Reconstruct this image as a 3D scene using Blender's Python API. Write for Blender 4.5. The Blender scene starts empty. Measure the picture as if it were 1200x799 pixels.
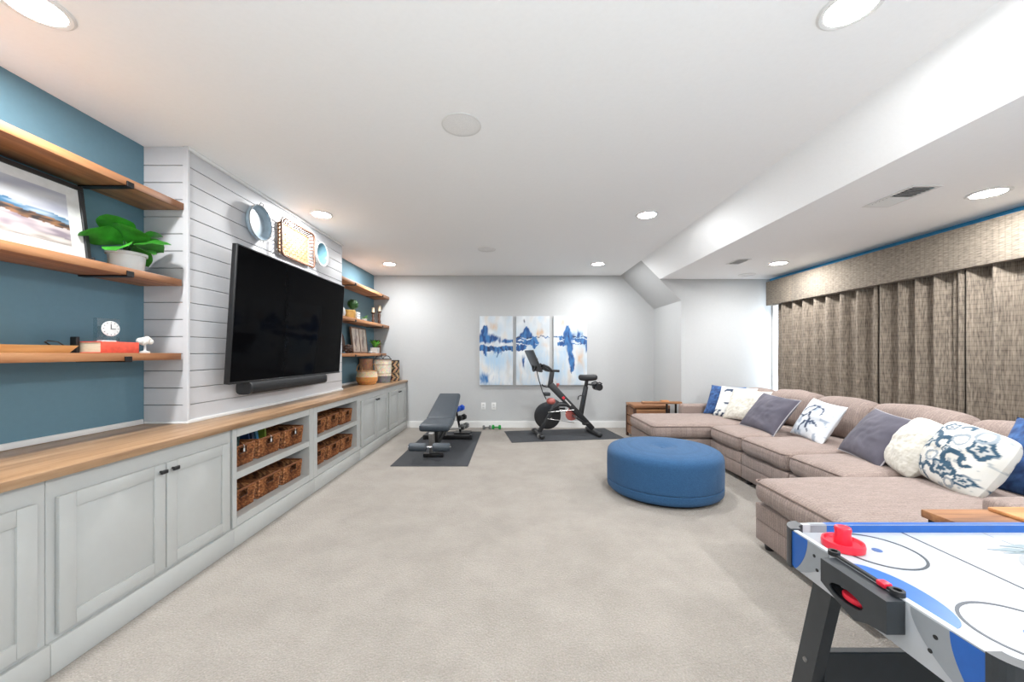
import bpy, bmesh, math, random
from mathutils import Vector, Matrix, noise
random.seed(7)
R = math.radians
PI = math.pi
scene = bpy.context.scene
C = scene.collection

# ------------------------------------------------------------------ camera
CAM_H = 1.19
cam_d = bpy.data.cameras.new('camera')
cam_d.sensor_width = 36.0
cam_d.lens = 450.0 / 1200.0 * 36.0
cam_d.shift_y = 14.5 / 1200.0
cam_d.shift_x = -0.8 / 1200.0
cam_d.clip_start = 0.02
cam = bpy.data.objects.new('camera', cam_d)
cam.location = (0, 0, CAM_H)
cam.rotation_euler = (R(90), 0, 0)
C.objects.link(cam)
scene.camera = cam

# ------------------------------------------------------------------ world (daylight outside the window)
w = bpy.data.worlds.new('world')
scene.world = w
w.use_nodes = True
bg = w.node_tree.nodes['Background']
bg.inputs['Color'].default_value = (0.90, 0.95, 1.0, 1)
bg.inputs['Strength'].default_value = 5.0

# ------------------------------------------------------------------ exposure and lamp power
scene.view_settings.view_transform = 'Standard'
scene.view_settings.look = 'None'
scene.view_settings.exposure = 0.2
scene.view_settings.gamma = 1.0
scene.view_settings.use_curve_mapping = False
scene.cycles.use_denoising = True
scene.cycles.max_bounces = 10
scene.cycles.diffuse_bounces = 7
scene.cycles.sample_clamp_indirect = 4.0
LAMP_W = 23.0                      # watts of each recessed ceiling lamp
LAMP_COL = (0.97, 0.988, 1.0)

# added fill light, aimed at the ceiling from behind the camera to brighten it
BOUNCE_FILL_W = 84.0
fd = bpy.data.lights.new('bounce_fill', 'AREA')
fd.shape = 'RECTANGLE'; fd.size = 2.4; fd.size_y = 1.6
fd.energy = BOUNCE_FILL_W; fd.color = (0.97, 0.988, 1.0)
fo = bpy.data.objects.new('bounce_fill', fd)
fo.location = (0.4, -1.2, 0.5); fo.rotation_euler = (R(180), 0, 0)
C.objects.link(fo)

# ------------------------------------------------------------------ helpers
def lin(c):
    c /= 255.0
    return c / 12.92 if c <= 0.04045 else ((c + 0.055) / 1.055) ** 2.4

def S(r, g, b):
    return (lin(r), lin(g), lin(b), 1.0)

def mixc(a, b, t):
    t = max(0.0, min(1.0, t))
    return tuple(a[i] * (1 - t) + b[i] * t for i in range(4))

def nz(x, y, z=0.0, s=1.0):
    return noise.noise(Vector((x * s, y * s, z * s)))

MATS = {}

def base_mat(name):
    m = bpy.data.materials.new(name)
    m.use_nodes = True
    nt = m.node_tree
    return m, nt, nt.nodes['Principled BSDF']

def mapping(nt, scale, coord='Object'):
    tc = nt.nodes.new('ShaderNodeTexCoord')
    mp = nt.nodes.new('ShaderNodeMapping')
    mp.inputs['Scale'].default_value = scale
    nt.links.new(tc.outputs[coord], mp.inputs['Vector'])
    return mp

def add_bump(nt, bsdf, src, strength, dist=0.01):
    b = nt.nodes.new('ShaderNodeBump')
    b.inputs['Strength'].default_value = strength
    b.inputs['Distance'].default_value = dist
    nt.links.new(src, b.inputs['Height'])
    nt.links.new(b.outputs['Normal'], bsdf.inputs['Normal'])

def mat(name, col, rough=0.5, metal=0.0, var=0.06, nscale=30.0, bump=0.0, spec=0.5, coat=0.0, stretch=(1, 1, 1), sheen=0.0):
    """plain colour with procedural variation and optional fine relief"""
    if name in MATS:
        return MATS[name]
    m, nt, b = base_mat(name)
    mp = mapping(nt, (nscale * stretch[0], nscale * stretch[1], nscale * stretch[2]))
    n = nt.nodes.new('ShaderNodeTexNoise')
    n.inputs['Scale'].default_value = 1.0
    n.inputs['Detail'].default_value = 3.0
    nt.links.new(mp.outputs[0], n.inputs['Vector'])
    cr = nt.nodes.new('ShaderNodeValToRGB')
    cr.color_ramp.elements[0].position = 0.3
    cr.color_ramp.elements[1].position = 0.7
    cr.color_ramp.elements[0].color = tuple(c * (1 - var) for c in col[:3]) + (1,)
    cr.color_ramp.elements[1].color = tuple(min(1, c * (1 + var)) for c in col[:3]) + (1,)
    nt.links.new(n.outputs['Fac'], cr.inputs[0])
    nt.links.new(cr.outputs[0], b.inputs['Base Color'])
    b.inputs['Roughness'].default_value = rough
    b.inputs['Metallic'].default_value = metal
    b.inputs['Specular IOR Level'].default_value = spec
    b.inputs['Coat Weight'].default_value = coat
    b.inputs['Sheen Weight'].default_value = sheen
    if bump:
        add_bump(nt, b, n.outputs['Fac'], bump)
    MATS[name] = m
    return m

def wood(name, dark, mid, light, axis=1, rough=0.45, scale=1.0):
    if name in MATS:
        return MATS[name]
    m, nt, b = base_mat(name)
    sc = [26 * scale] * 3
    sc[axis] = 1.6 * scale
    mp = mapping(nt, sc)
    n = nt.nodes.new('ShaderNodeTexNoise')
    n.inputs['Scale'].default_value = 1.0
    n.inputs['Detail'].default_value = 6.0
    n.inputs['Distortion'].default_value = 0.6
    nt.links.new(mp.outputs[0], n.inputs['Vector'])
    cr = nt.nodes.new('ShaderNodeValToRGB')
    e = cr.color_ramp.elements
    e[0].position = 0.30; e[0].color = dark
    e[1].position = 0.72; e[1].color = light
    k = e.new(0.5); k.color = mid
    nt.links.new(n.outputs['Fac'], cr.inputs[0])
    nt.links.new(cr.outputs[0], b.inputs['Base Color'])
    b.inputs['Roughness'].default_value = rough
    add_bump(nt, b, n.outputs['Fac'], 0.12, 0.004)
    MATS[name] = m
    return m

def attr_mat(name, rough=0.7, bump=0.0, bscale=200.0, sheen=0.0, metal=0.0):
    """colour comes from the mesh's own 'Col' attribute (flat print, dyed cloth, strands)"""
    if name in MATS:
        return MATS[name]
    m, nt, b = base_mat(name)
    a = nt.nodes.new('ShaderNodeAttribute')
    a.attribute_name = 'Col'
    nt.links.new(a.outputs['Color'], b.inputs['Base Color'])
    b.inputs['Roughness'].default_value = rough
    b.inputs['Sheen Weight'].default_value = sheen
    if bump:
        mp = mapping(nt, (bscale,) * 3)
        n = nt.nodes.new('ShaderNodeTexNoise')
        n.inputs['Scale'].default_value = 1.0
        nt.links.new(mp.outputs[0], n.inputs['Vector'])
        add_bump(nt, b, n.outputs['Fac'], bump, 0.004)
    MATS[name] = m
    return m

def emit_mat(name, col, strength):
    if name in MATS:
        return MATS[name]
    m, nt, b = base_mat(name)
    b.inputs['Base Color'].default_value = (0.9, 0.9, 0.9, 1)
    b.inputs['Emission Color'].default_value = col
    b.inputs['Emission Strength'].default_value = strength
    MATS[name] = m
    return m

def glass_mat(name, tint=(0.93, 0.97, 1.0, 1), gloss=0.12):
    if name in MATS:
        return MATS[name]
    m = bpy.data.materials.new(name)
    m.use_nodes = True
    nt = m.node_tree
    nt.nodes.remove(nt.nodes['Principled BSDF'])
    t = nt.nodes.new('ShaderNodeBsdfTransparent'); t.inputs[0].default_value = tint
    g = nt.nodes.new('ShaderNodeBsdfGlossy'); g.inputs['Roughness'].default_value = 0.03
    x = nt.nodes.new('ShaderNodeMixShader'); x.inputs[0].default_value = gloss
    nt.links.new(t.outputs[0], x.inputs[1]); nt.links.new(g.outputs[0], x.inputs[2])
    nt.links.new(x.outputs[0], nt.nodes['Material Output'].inputs['Surface'])
    MATS[name] = m
    return m


class MB:
    """collects shapes and links them as ONE mesh object"""
    def __init__(self):
        self.v = []; self.f = []; self.c = None

    def add(self, vs, fs, M=None):
        o = len(self.v)
        for p in vs:
            p = Vector(p)
            self.v.append(M @ p if M is not None else p)
        for f in fs:
            self.f.append(tuple(i + o for i in f))
        return self

    def box(self, x0, x1, y0, y1, z0, z1, bev=0.0, seg=2, M=None):
        if bev <= 0:
            vs = [(x0, y0, z0), (x1, y0, z0), (x1, y1, z0), (x0, y1, z0), (x0, y0, z1), (x1, y0, z1), (x1, y1, z1), (x0, y1, z1)]
            fs = [(0, 3, 2, 1), (4, 5, 6, 7), (0, 1, 5, 4), (1, 2, 6, 5), (2, 3, 7, 6), (3, 0, 4, 7)]
            return self.add(vs, fs, M)
        bm = bmesh.new()
        bmesh.ops.create_cube(bm, size=1.0)
        for v in bm.verts:
            v.co = Vector(((x0 + x1) / 2 + v.co.x * (x1 - x0), (y0 + y1) / 2 + v.co.y * (y1 - y0), (z0 + z1) / 2 + v.co.z * (z1 - z0)))
        bev = min(bev, 0.49 * min(x1 - x0, y1 - y0, z1 - z0))
        bmesh.ops.bevel(bm, geom=list(bm.edges), offset=bev, segments=seg, profile=0.5, affect='EDGES')
        bm.verts.index_update()
        self.add([v.co.copy() for v in bm.verts], [tuple(v.index for v in f.verts) for f in bm.faces], M)
        bm.free()
        return self

    def cyl(self, p0, p1, r0, r1=None, seg=20, caps=True):
        if r1 is None: r1 = r0
        p0 = Vector(p0); p1 = Vector(p1)
        d = (p1 - p0).normalized()
        a = d.orthogonal().normalized(); b = d.cross(a)
        vs = []; fs = []
        for p, r in ((p0, r0), (p1, r1)):
            for i in range(seg):
                t = 2 * PI * i / seg
                vs.append(p + (a * math.cos(t) + b * math.sin(t)) * r)
        for i in range(seg):
            j = (i + 1) % seg
            fs.append((i, j, seg + j, seg + i))
        if caps:
            fs.append(tuple(range(seg))[::-1]); fs.append(tuple(range(seg, 2 * seg)))
        return self.add(vs, fs)

    def tube(self, pts, r, seg=8, closed=False, rs=None):
        pts = [Vector(p) for p in pts]
        n = len(pts); vs = []; fs = []
        up = None
        for i, p in enumerate(pts):
            if closed:
                d = (pts[(i + 1) % n] - pts[i - 1]).normalized()
            else:
                d = (pts[min(i + 1, n - 1)] - pts[max(i - 1, 0)]).normalized()
            if up is None:
                up = d.orthogonal().normalized()
            a = (up - d * up.dot(d))
            a = a.normalized() if a.length > 1e-6 else d.orthogonal().normalized()
            up = a
            b = d.cross(a)
            rr = rs[i] if rs else r
            for k in range(seg):
                t = 2 * PI * k / seg
                vs.append(p + (a * math.cos(t) + b * math.sin(t)) * rr)
        m = n if closed else n - 1
        for i in range(m):
            for k in range(seg):
                l = (k + 1) % seg
                i2 = (i + 1) % n
                fs.append((i * seg + k, i * seg + l, i2 * seg + l, i2 * seg + k))
        if not closed:
            fs.append(tuple(range(seg))[::-1])
            fs.append(tuple(range((n - 1) * seg, n * seg)))
        return self.add(vs, fs)

    def lathe(self, prof, c=(0, 0, 0), seg=32, M=None, caps=True):
        vs = []; fs = []
        for r, z in prof:
            for i in range(seg):
                t = 2 * PI * i / seg
                vs.append((c[0] + r * math.cos(t), c[1] + r * math.sin(t), c[2] + z))
        n = len(prof)
        for k in range(n - 1):
            for i in range(seg):
                j = (i + 1) % seg
                fs.append((k * seg + i, k * seg + j, (k + 1) * seg + j, (k + 1) * seg + i))
        closed = prof[0] == prof[-1] or not caps
        if prof[0][0] > 1e-5 and not closed: fs.append(tuple(range(seg))[::-1])
        if prof[-1][0] > 1e-5 and not closed: fs.append(tuple(range((n - 1) * seg, n * seg)))
        return self.add(vs, fs, M)

    def prism(self, poly, axis, d0, d1, M=None):
        """poly: 2d outline; axis 'x': (y,z), 'y': (x,z), 'z': (x,y)"""
        n = len(poly)
        def P(p, d):
            if axis == 'x': return (d, p[0], p[1])
            if axis == 'y': return (p[0], d, p[1])
            return (p[0], p[1], d)
        vs = [P(p, d0) for p in poly] + [P(p, d1) for p in poly]
        fs = [tuple(range(n))[::-1], tuple(range(n, 2 * n))]
        for i in range(n):
            j = (i + 1) % n
            fs.append((i, j, n + j, n + i))
        return self.add(vs, fs, M)

    def grid(self, fn, nu, nv, closed_u=False, skip=None, cfn=None):
        o = []
        ku = nu if closed_u else nu + 1
        cols = []
        for j in range(nv + 1):
            for i in range(ku):
                o.append(fn(i / nu, j / nv))
                if cfn: cols.append(cfn(i / nu, j / nv))
        fs = []
        for j in range(nv):
            for i in range(nu):
                if skip and skip(i, j): continue
                i2 = (i + 1) % ku
                fs.append((j * ku + i, j * ku + i2, (j + 1) * ku + i2, (j + 1) * ku + i))
        if cfn:
            if self.c is None: self.c = []
            self.c += [(1, 1, 1, 1)] * (len(self.v) - len(self.c))
            self.c += cols
        return self.add(o, fs)

    def cushion(self, x0, x1, y0, y1, z0, z1, r=0.05, puff=0.02, fn=None, M=None, nseg=12):
        h = Vector(((x1 - x0) / 2, (y1 - y0) / 2, (z1 - z0) / 2))
        c = Vector(((x1 + x0) / 2, (y1 + y0) / 2, (z1 + z0) / 2))
        r = min(r, min(h) * 0.98)
        n = nseg; q = 3
        def pos(k, hh):
            if k <= q: return -hh + r * k / q
            if k >= n - q: return hh - r * (n - k) / q
            return -(hh - r) + 2 * (hh - r) * (k - q) / (n - 2 * q)
        bm = bmesh.new()
        bmesh.ops.create_cube(bm, size=2.0)
        bmesh.ops.subdivide_edges(bm, edges=list(bm.edges), cuts=n - 1, use_grid_fill=True)
        for v in bm.verts:
            k = [int(round((v.co[a] + 1) / 2 * n)) for a in range(3)]
            p = Vector((pos(k[0], h[0]), pos(k[1], h[1]), pos(k[2], h[2])))
            inn = Vector([max(-(h[a] - r), min(h[a] - r, p[a])) for a in range(3)])
            d = p - inn
            if d.length > 1e-9: p = inn + d.normalized() * r
            u, vv, ww = p[0] / h[0], p[1] / h[1], p[2] / h[2]
            if puff:
                if ww > 0: p.z += puff * (1 - u * u) * (1 - vv * vv)
                p.x += 0.35 * puff * u * (1 - vv * vv) * (1 - ww * ww)
                p.y += 0.35 * puff * vv * (1 - u * u) * (1 - ww * ww)
            if fn: p = fn(p, u, vv, ww)
            v.co = p + c
        bm.verts.index_update()
        self.add([v.co.copy() for v in bm.verts], [tuple(v.index for v in f.verts) for f in bm.faces], M)
        bm.free()
        return self

    def build(self, name, material, parent=None, smooth=35, loc=None):
        """parent given: vertices are world coords unless the root carries 'local'; they become relative to the root"""
        off = Vector((0, 0, 0))
        if parent is not None:
            rt = parent
            while rt.parent: rt = rt.parent
            if not rt.get('_local'): off = Vector(rt.location)
        elif loc is not None:
            off = Vector(loc)
        me = bpy.data.meshes.new(name)
        me.from_pydata([tuple(p - off) for p in self.v], [], self.f)
        me.validate()
        if self.c is not None:
            self.c += [(1, 1, 1, 1)] * (len(self.v) - len(self.c))
            at = me.color_attributes.new('Col', 'FLOAT_COLOR', 'POINT')
            for i, cc in enumerate(self.c): at.data[i].color = cc
        bm = bmesh.new(); bm.from_mesh(me)
        bmesh.ops.recalc_face_normals(bm, faces=bm.faces)
        bm.to_mesh(me); bm.free()
        if smooth:
            for p in me.polygons: p.use_smooth = True
            me.set_sharp_from_angle(angle=R(smooth))
        if material: me.materials.append(material)
        o = bpy.data.objects.new(name, me)
        C.objects.link(o)
        if parent is not None: o.parent = parent
        elif loc is not None: o.location = off
        return o

LOCALS = []

def thing(name, label, cat, loc=(0, 0, 0), rot=(0, 0, 0), group=None, local=False):
    o = bpy.data.objects.new(name, None)
    o.empty_display_size = 0.05
    C.objects.link(o)
    o.location = loc; o.rotation_euler = rot
    o['label'] = label; o['category'] = cat
    if group: o['group'] = group
    if local:
        o['_local'] = 1; LOCALS.append(o)
    return o

def tag(o, label, cat, group=None):
    o['label'] = label; o['category'] = cat
    if group: o['group'] = group
    return o

def struct(name, mb, m, parent=None, smooth=35):
    o = mb.build(name, m, parent, smooth)
    if parent is None: o['kind'] = 'structure'
    return o

def dup(root, loc, rot=None, label=None, group=None):
    r = root.copy(); C.objects.link(r)
    r.location = loc
    if rot is not None: r.rotation_euler = rot
    if label: r['label'] = label
    if group: r['group'] = group
    if r.get('_local'): LOCALS.append(r)
    for ch in list(root.children):
        c = ch.copy(); C.objects.link(c); c.parent = r
        for g in list(ch.children):
            d = g.copy(); C.objects.link(d); d.parent = c
    return r

def Tm(x, y, z): return Matrix.Translation((x, y, z))
def Rm(a, ax): return Matrix.Rotation(a, 4, ax)

# ------------------------------------------------------------------ materials
M_white_ceil = mat('ceiling_paint', S(248, 249, 249), 0.85, var=0.01, nscale=60, bump=0.03)
M_wall = mat('wall_paint', S(187, 188, 188), 0.75, var=0.012, nscale=50, bump=0.03)
M_trimw = mat('trim_paint', S(228, 228, 226), 0.45, var=0.01, nscale=20)
M_blue = mat('blue_wall_paint', S(96, 130, 145), 0.7, var=0.02, nscale=40, bump=0.03)
M_ship = mat('shiplap_paint', S(204, 204, 206), 0.5, var=0.012, nscale=14, stretch=(1, 0.1, 1))
M_cab = mat('cabinet_paint', S(186, 187, 184), 0.42, var=0.012, nscale=18)
M_black = mat('black_plastic', S(26, 27, 29), 0.42, var=0.1)
M_blackmetal = mat('black_metal', S(38, 37, 38), 0.38, metal=0.5, var=0.1)
M_steel = mat('brushed_steel', S(150, 148, 146), 0.35, metal=0.9, var=0.08, nscale=80)
M_chrome = mat('chrome', S(205, 205, 208), 0.15, metal=1.0, var=0.03)
M_counter = wood('counter_oak', S(128, 98, 70), S(158, 125, 94), S(178, 147, 115), axis=1, rough=0.32)
M_shelf = wood('shelf_wood', S(128, 82, 52), S(164, 110, 70), S(190, 138, 94), axis=1, rough=0.5)
M_tablewood = wood('table_wood', S(96, 62, 40), S(146, 100, 66), S(176, 128, 86), axis=0, rough=0.5)
M_tablewood2 = wood('board_wood', S(150, 98, 56), S(192, 136, 84), S(210, 156, 104), axis=0, rough=0.5)
M_darkwood = wood('dark_wood', S(44, 26, 18), S(72, 44, 30), S(100, 64, 44), axis=2, rough=0.5)
M_ceramic = mat('white_ceramic', S(216, 216, 214), 0.3, var=0.02)
M_screen = mat('tv_glass', S(10, 10, 12), 0.05, var=0.05, spec=0.02)
M_leaf = mat('green_leaf', S(58, 138, 44), 0.35, var=0.35, nscale=14, spec=0.5)
M_leaf2 = mat('pale_leaf', S(98, 160, 52), 0.45, var=0.3, nscale=20)
M_leafdk = mat('dark_leaf', S(40, 88, 30), 0.5, var=0.35, nscale=40)

def carpet_mat():
    m, nt, b = base_mat('carpet')
    mp = mapping(nt, (1, 1, 1))
    n1 = nt.nodes.new('ShaderNodeTexNoise'); n1.inputs['Scale'].default_value = 3.2; n1.inputs['Detail'].default_value = 9; n1.inputs['Roughness'].default_value = 0.68
    n2 = nt.nodes.new('ShaderNodeTexNoise'); n2.inputs['Scale'].default_value = 130; n2.inputs['Detail'].default_value = 3
    v = nt.nodes.new('ShaderNodeTexVoronoi'); v.inputs['Scale'].default_value = 120
    for n in (n1, n2, v): nt.links.new(mp.outputs[0], n.inputs['Vector'])
    c1 = nt.nodes.new('ShaderNodeValToRGB')
    c1.color_ramp.elements[0].position = 0.36; c1.color_ramp.elements[1].position = 0.62
    c1.color_ramp.elements[0].color = S(156, 149, 141); c1.color_ramp.elements[1].color = S(168, 161, 153)
    c2 = nt.nodes.new('ShaderNodeValToRGB')
    c2.color_ramp.elements[0].position = 0.25; c2.color_ramp.elements[1].position = 0.7
    c2.color_ramp.elements[0].color = (0.74, 0.73, 0.71, 1); c2.color_ramp.elements[1].color = (1, 1, 1, 1)
    mx = nt.nodes.new('ShaderNodeMix'); mx.data_type = 'RGBA'; mx.blend_type = 'MULTIPLY'
    mx.inputs[0].default_value = 1.0
    nt.links.new(n1.outputs['Fac'], c1.inputs[0]); nt.links.new(n2.outputs['Fac'], c2.inputs[0])
    nt.links.new(c1.outputs[0], mx.inputs[6]); nt.links.new(c2.outputs[0], mx.inputs[7])
    nt.links.new(mx.outputs[2], b.inputs['Base Color'])
    b.inputs['Roughness'].default_value = 1.0
    b.inputs['Specular IOR Level'].default_value = 0.1
    b.inputs['Sheen Weight'].default_value = 0.15
    add_bump(nt, b, v.outputs['Distance'], 0.5, 0.012)
    return m
M_carpet = carpet_mat()

def fabric_mat(name, c_dark, c_light, brick_w, brick_h, plane, noise_sc, contrast=0.5, bump=0.3, mixf=0.5, rough=0.95):
    """woven cloth: small offset dashes (brick texture) with yarn noise; plane = which object axes carry the weave"""
    m, nt, b = base_mat(name)
    tc = nt.nodes.new('ShaderNodeTexCoord')
    sep = nt.nodes.new('ShaderNodeSeparateXYZ'); nt.links.new(tc.outputs['Object'], sep.inputs[0])
    cmb = nt.nodes.new('ShaderNodeCombineXYZ')
    nt.links.new(sep.outputs[plane[0]], cmb.inputs[0]); nt.links.new(sep.outputs[plane[1]], cmb.inputs[1])
    br = nt.nodes.new('ShaderNodeTexBrick')
    br.inputs['Scale'].default_value = 1.0
    br.inputs['Brick Width'].default_value = brick_w; br.inputs['Row Height'].default_value = brick_h
    br.inputs['Mortar Size'].default_value = brick_h * 0.16
    br.inputs['Mortar Smooth'].default_value = 0.6
    br.inputs['Color1'].default_value = c_light
    br.inputs['Color2'].default_value = mixc(c_light, c_dark, 0.45)
    br.inputs['Mortar'].default_value = mixc(c_light, c_dark, 0.5 + contrast / 2)
    nt.links.new(cmb.outputs[0], br.inputs['Vector'])
    mp = nt.nodes.new('ShaderNodeMapping'); mp.inputs['Scale'].default_value = noise_sc
    nt.links.new(tc.outputs['Object'], mp.inputs[0])
    n = nt.nodes.new('ShaderNodeTexNoise'); n.inputs['Scale'].default_value = 1.0; n.inputs['Detail'].default_value = 3
    nt.links.new(mp.outputs[0], n.inputs['Vector'])
    cr = nt.nodes.new('ShaderNodeValToRGB')
    cr.color_ramp.elements[0].position = 0.3; cr.color_ramp.elements[1].position = 0.7
    cr.color_ramp.elements[0].color = c_dark; cr.color_ramp.elements[1].color = c_light
    nt.links.new(n.outputs['Fac'], cr.inputs[0])
    mx = nt.nodes.new('ShaderNodeMix'); mx.data_type = 'RGBA'; mx.inputs[0].default_value = mixf
    nt.links.new(br.outputs['Color'], mx.inputs[6]); nt.links.new(cr.outputs[0], mx.inputs[7])
    nt.links.new(mx.outputs[2], b.inputs['Base Color'])
    b.inputs['Roughness'].default_value = rough
    b.inputs['Specular IOR Level'].default_value = 0.2
    b.inputs['Sheen Weight'].default_value = 0.1
    add_bump(nt, b, n.outputs['Fac'], bump, 0.004)
    MATS[name] = m
    return m

M_curtain = fabric_mat('curtain_weave', S(68, 60, 53), S(146, 134, 120), 0.22, 0.034, (1, 2), (60, 190, 14), 0.6, 0.4, mixf=0.72)
M_valance = fabric_mat('valance_weave', S(82, 75, 67), S(146, 135, 121), 0.30, 0.034, (2, 1), (60, 24, 170), 0.4, 0.4, mixf=0.74)
M_sofa = fabric_mat('sofa_tweed', S(108, 94, 88), S(162, 145, 137), 0.055, 0.018, (0, 1), (160, 160, 160), 0.35, 0.3)
M_ott = fabric_mat('ottoman_weave', S(36, 68, 102), S(54, 92, 130), 0.012, 0.006, (0, 2), (180, 180, 180), 0.3, 0.25)
M_cloth = attr_mat('dyed_cloth', 0.9, 0.25, 260, sheen=0.1)
M_print = attr_mat('flat_print', 0.6)
M_canvas = attr_mat('painted_canvas', 0.55, 0.4, 120)
M_strand = attr_mat('woven_strand', 0.65, 0.3, 150)

# ================================================================== THE ROOM
XL, XR = -2.23, 3.46
YB, YA, YF = 6.17, 5.17, -3.2
ZC, ZS = 2.44, 2.19
struct('floor', MB().box(XL - .1, XR + .1, YF, YB + .1, -0.06, 0), M_carpet)
struct('ceiling', MB().box(XL - .1, 1.75, YF, YB + .1, ZC, ZC + .12), M_white_ceil)
struct('ceiling_soffit', MB().prism([(1.73, ZC), (1.98, ZS), (XR + .1, ZS), (XR + .1, ZC + .12), (1.73, ZC + .12)], 'y', YF, YA), M_white_ceil, smooth=0)
struct('wall_left', MB().box(XL - .1, XL, YF, YB, 0, ZC), M_blue)
struct('wall_back', MB().box(XL - .1, 2.3, YB, YB + .1, 0, ZC), M_wall)
struct('wall_front', MB().box(XL - .1, XR + .1, YF - .1, YF, 0, ZC), M_wall)
struct('wall_alcove', MB().prism([(2.27, 0), (XR + .1, 0), (XR + .1, ZC + .12), (1.73, ZC + .12), (1.73, ZC), (2.27, 1.90)], 'y', YA, YB + .1), M_wall, smooth=0)
# window wall in the same blue, brightened to imitate daylight, with a wide opening
WY0, WY1, WZ0, WZ1 = 1.1, 5.165, 0.45, 2.06
wr = MB()
wr.box(XR, XR + .1, YF, WY0, 0, ZS)
wr.box(XR, XR + .1, WY0, YA, 0, WZ0)
wr.box(XR, XR + .1, WY0, YA, WZ1, ZS)
struct('wall_right', wr, mat('daylit_blue_paint', S(64, 164, 216), 0.6, var=0.02, nscale=40))
wf = MB()
wf.box(XR + .03, XR + .09, WY0, WY1, WZ0, WZ0 + .05); wf.box(XR + .03, XR + .09, WY0, WY1, WZ1 - .05, WZ1)
for y in (WY0, WY0 + 1.30, WY0 + 2.65, WY1 - .02):
    wf.box(XR + .03, XR + .09, y, min(y + .05, WY1), WZ0 + .05, WZ1 - .05)
win = struct('window_1', wf, M_trimw)
for a, b_ in ((WY0 + .05, WY0 + 1.30), (WY0 + 1.35, WY0 + 2.65), (WY0 + 2.70, WY1 - .02)):
    MB().box(XR + .055, XR + .061, a, b_, WZ0 + .05, WZ1 - .05).build('pane', glass_mat('window_glass'), win)

def baseboard(name, poly_pts, h=0.105, t=0.015):
    """profile board along an axis-aligned run: (x0,x1,y0,y1)"""
    mb = MB()
    x0, x1, y0, y1 = poly_pts
    mb.box(x0, x1, y0, y1, 0, h - .012)
    if x1 - x0 > y1 - y0: mb.box(x0, x1, y0 + .005, y1, h - .012, h)
    else: mb.box(x0 + .005, x1, y0, y1, h - .012, h)
    return struct(name, mb, M_trimw)
baseboard('baseboard_back', (-1.70, 2.27, YB - .015, YB))
baseboard('baseboard_nib', (2.255, 2.27, YA - .015, YB - .015))
baseboard('baseboard_alcove', (2.27, XR, YA - .015, YA))

# shiplap chase behind the television: core + every board of its own
CX, CY0, CY1 = -1.97, 2.32, 4.43
CT = 0.765
ship = struct('wall_shiplap', MB().box(XL, CX - .016, CY0 + .016, CY1 - .016, CT, ZC), mat('shiplap_gap', S(150, 150, 150), 0.8))
pitch = 0.1035
zl = [CT]
k0 = 2.326
zz = k0 - pitch * 14
while zz < ZC - .03:
    if zz > CT + .04: zl.append(zz)
    zz += pitch
zl.append(ZC)
g = 0.0022
for i in range(len(zl) - 1):
    z0, z1 = zl[i] + g, zl[i + 1] - g
    MB().box(CX - .016, CX, CY0, CY1, z0, z1, .0015, 1).build('board', M_ship, ship)
    MB().box(XL, CX - .016, CY0, CY0 + .016, z0, z1, .0015, 1).build('board', M_ship, ship)
    MB().box(XL, CX - .016, CY1 - .016, CY1, z0, z1, .0015, 1).build('board', M_ship, ship)
struct('trim_1', MB().box(CX, CX + .012, CY0, CY0 + .012, CT, ZC, .002, 1).box(CX - .02, CX + .012, CY0 - .006, CY0, CT, ZC, .002, 1), M_ship)
struct('trim_2', MB().box(CX, CX + .022, CY0 - .002, CY1, ZC - .022, ZC, .006, 2), M_trimw)
struct('trim_3', MB().box(CX, CX + .015, CY0 - .004, CY1 + .004, CT, CT + .022, .004, 2).box(XL, CX + .015, CY0 - .012, CY0, CT, CT + .012, .003, 1), M_trimw)
struct('trim_4', MB().box(XL, XL + .014, -1.0, CY0 - .012, CT, CT + .03, .004, 2), M_trimw)
struct('trim_5', MB().box(XL, XL + .014, CY1 + .002, YB, CT, CT + .03, .004, 2), M_trimw)

# ================================================================== CEILING FIXTURES
def downlight(x, y, z, label, power=LAMP_W, group='recessed ceiling downlights'):
    t = thing('ceiling_light', label, 'ceiling light', (x, y, z), group=group, local=True)
    MB().lathe([(0.078, -0.0005), (0.098, -0.0005), (0.1, -0.004), (0.092, -0.009), (0.078, -0.007), (0.078, -0.0005)], seg=36).build('trim_ring', M_trimw, t)
    MB().lathe([(0.0, -0.004), (0.078, -0.004)], seg=36).build('diffuser', emit_mat('lamp_diffuser', (1, 0.98, 0.95, 1), 14.0), t)
    ld = bpy.data.lights.new('lamp_light', 'AREA')
    ld.shape = 'DISK'; ld.size = 0.15; ld.energy = power; ld.color = LAMP_COL
    lo = bpy.data.objects.new('lamp_light', ld)
    C.objects.link(lo); lo.parent = t; lo.location = (0, 0, -0.012)
    return t
downlight(-1.72, 1.385, ZC, 'round recessed downlight in the ceiling corner above the blue wall shelves nearest the camera')
downlight(-1.72, 3.45, ZC, 'round recessed downlight in front of the shiplap wall above the television')
downlight(-1.72, 5.36, ZC, 'round recessed downlight in the far left corner of the ceiling by the back wall')
downlight(1.22, 1.385, ZC, 'round recessed downlight cut by the top edge of the photo, above the game table')
downlight(1.21, 3.46, ZC, 'round recessed downlight in the main ceiling above the blue ottoman')
downlight(1.19, 5.36, ZC, 'round recessed downlight in the main ceiling above the exercise bike')
downlight(2.96, 2.39, ZS, 'large looking recessed downlight in the lowered soffit, nearest along the valance')
downlight(2.94, 4.25, ZS, 'small looking recessed downlight in the lowered soffit near the far end of the valance')
for x, y, z in ((-1.72, -0.65, ZC), (1.22, -0.65, ZC), (-1.72, -2.4, ZC), (1.22, -2.4, ZC), (2.95, 0.5, ZS), (2.95, -1.6, ZS)):
    downlight(x, y, z, 'round recessed downlight in the ceiling behind the camera', group='downlights behind the camera')

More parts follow.
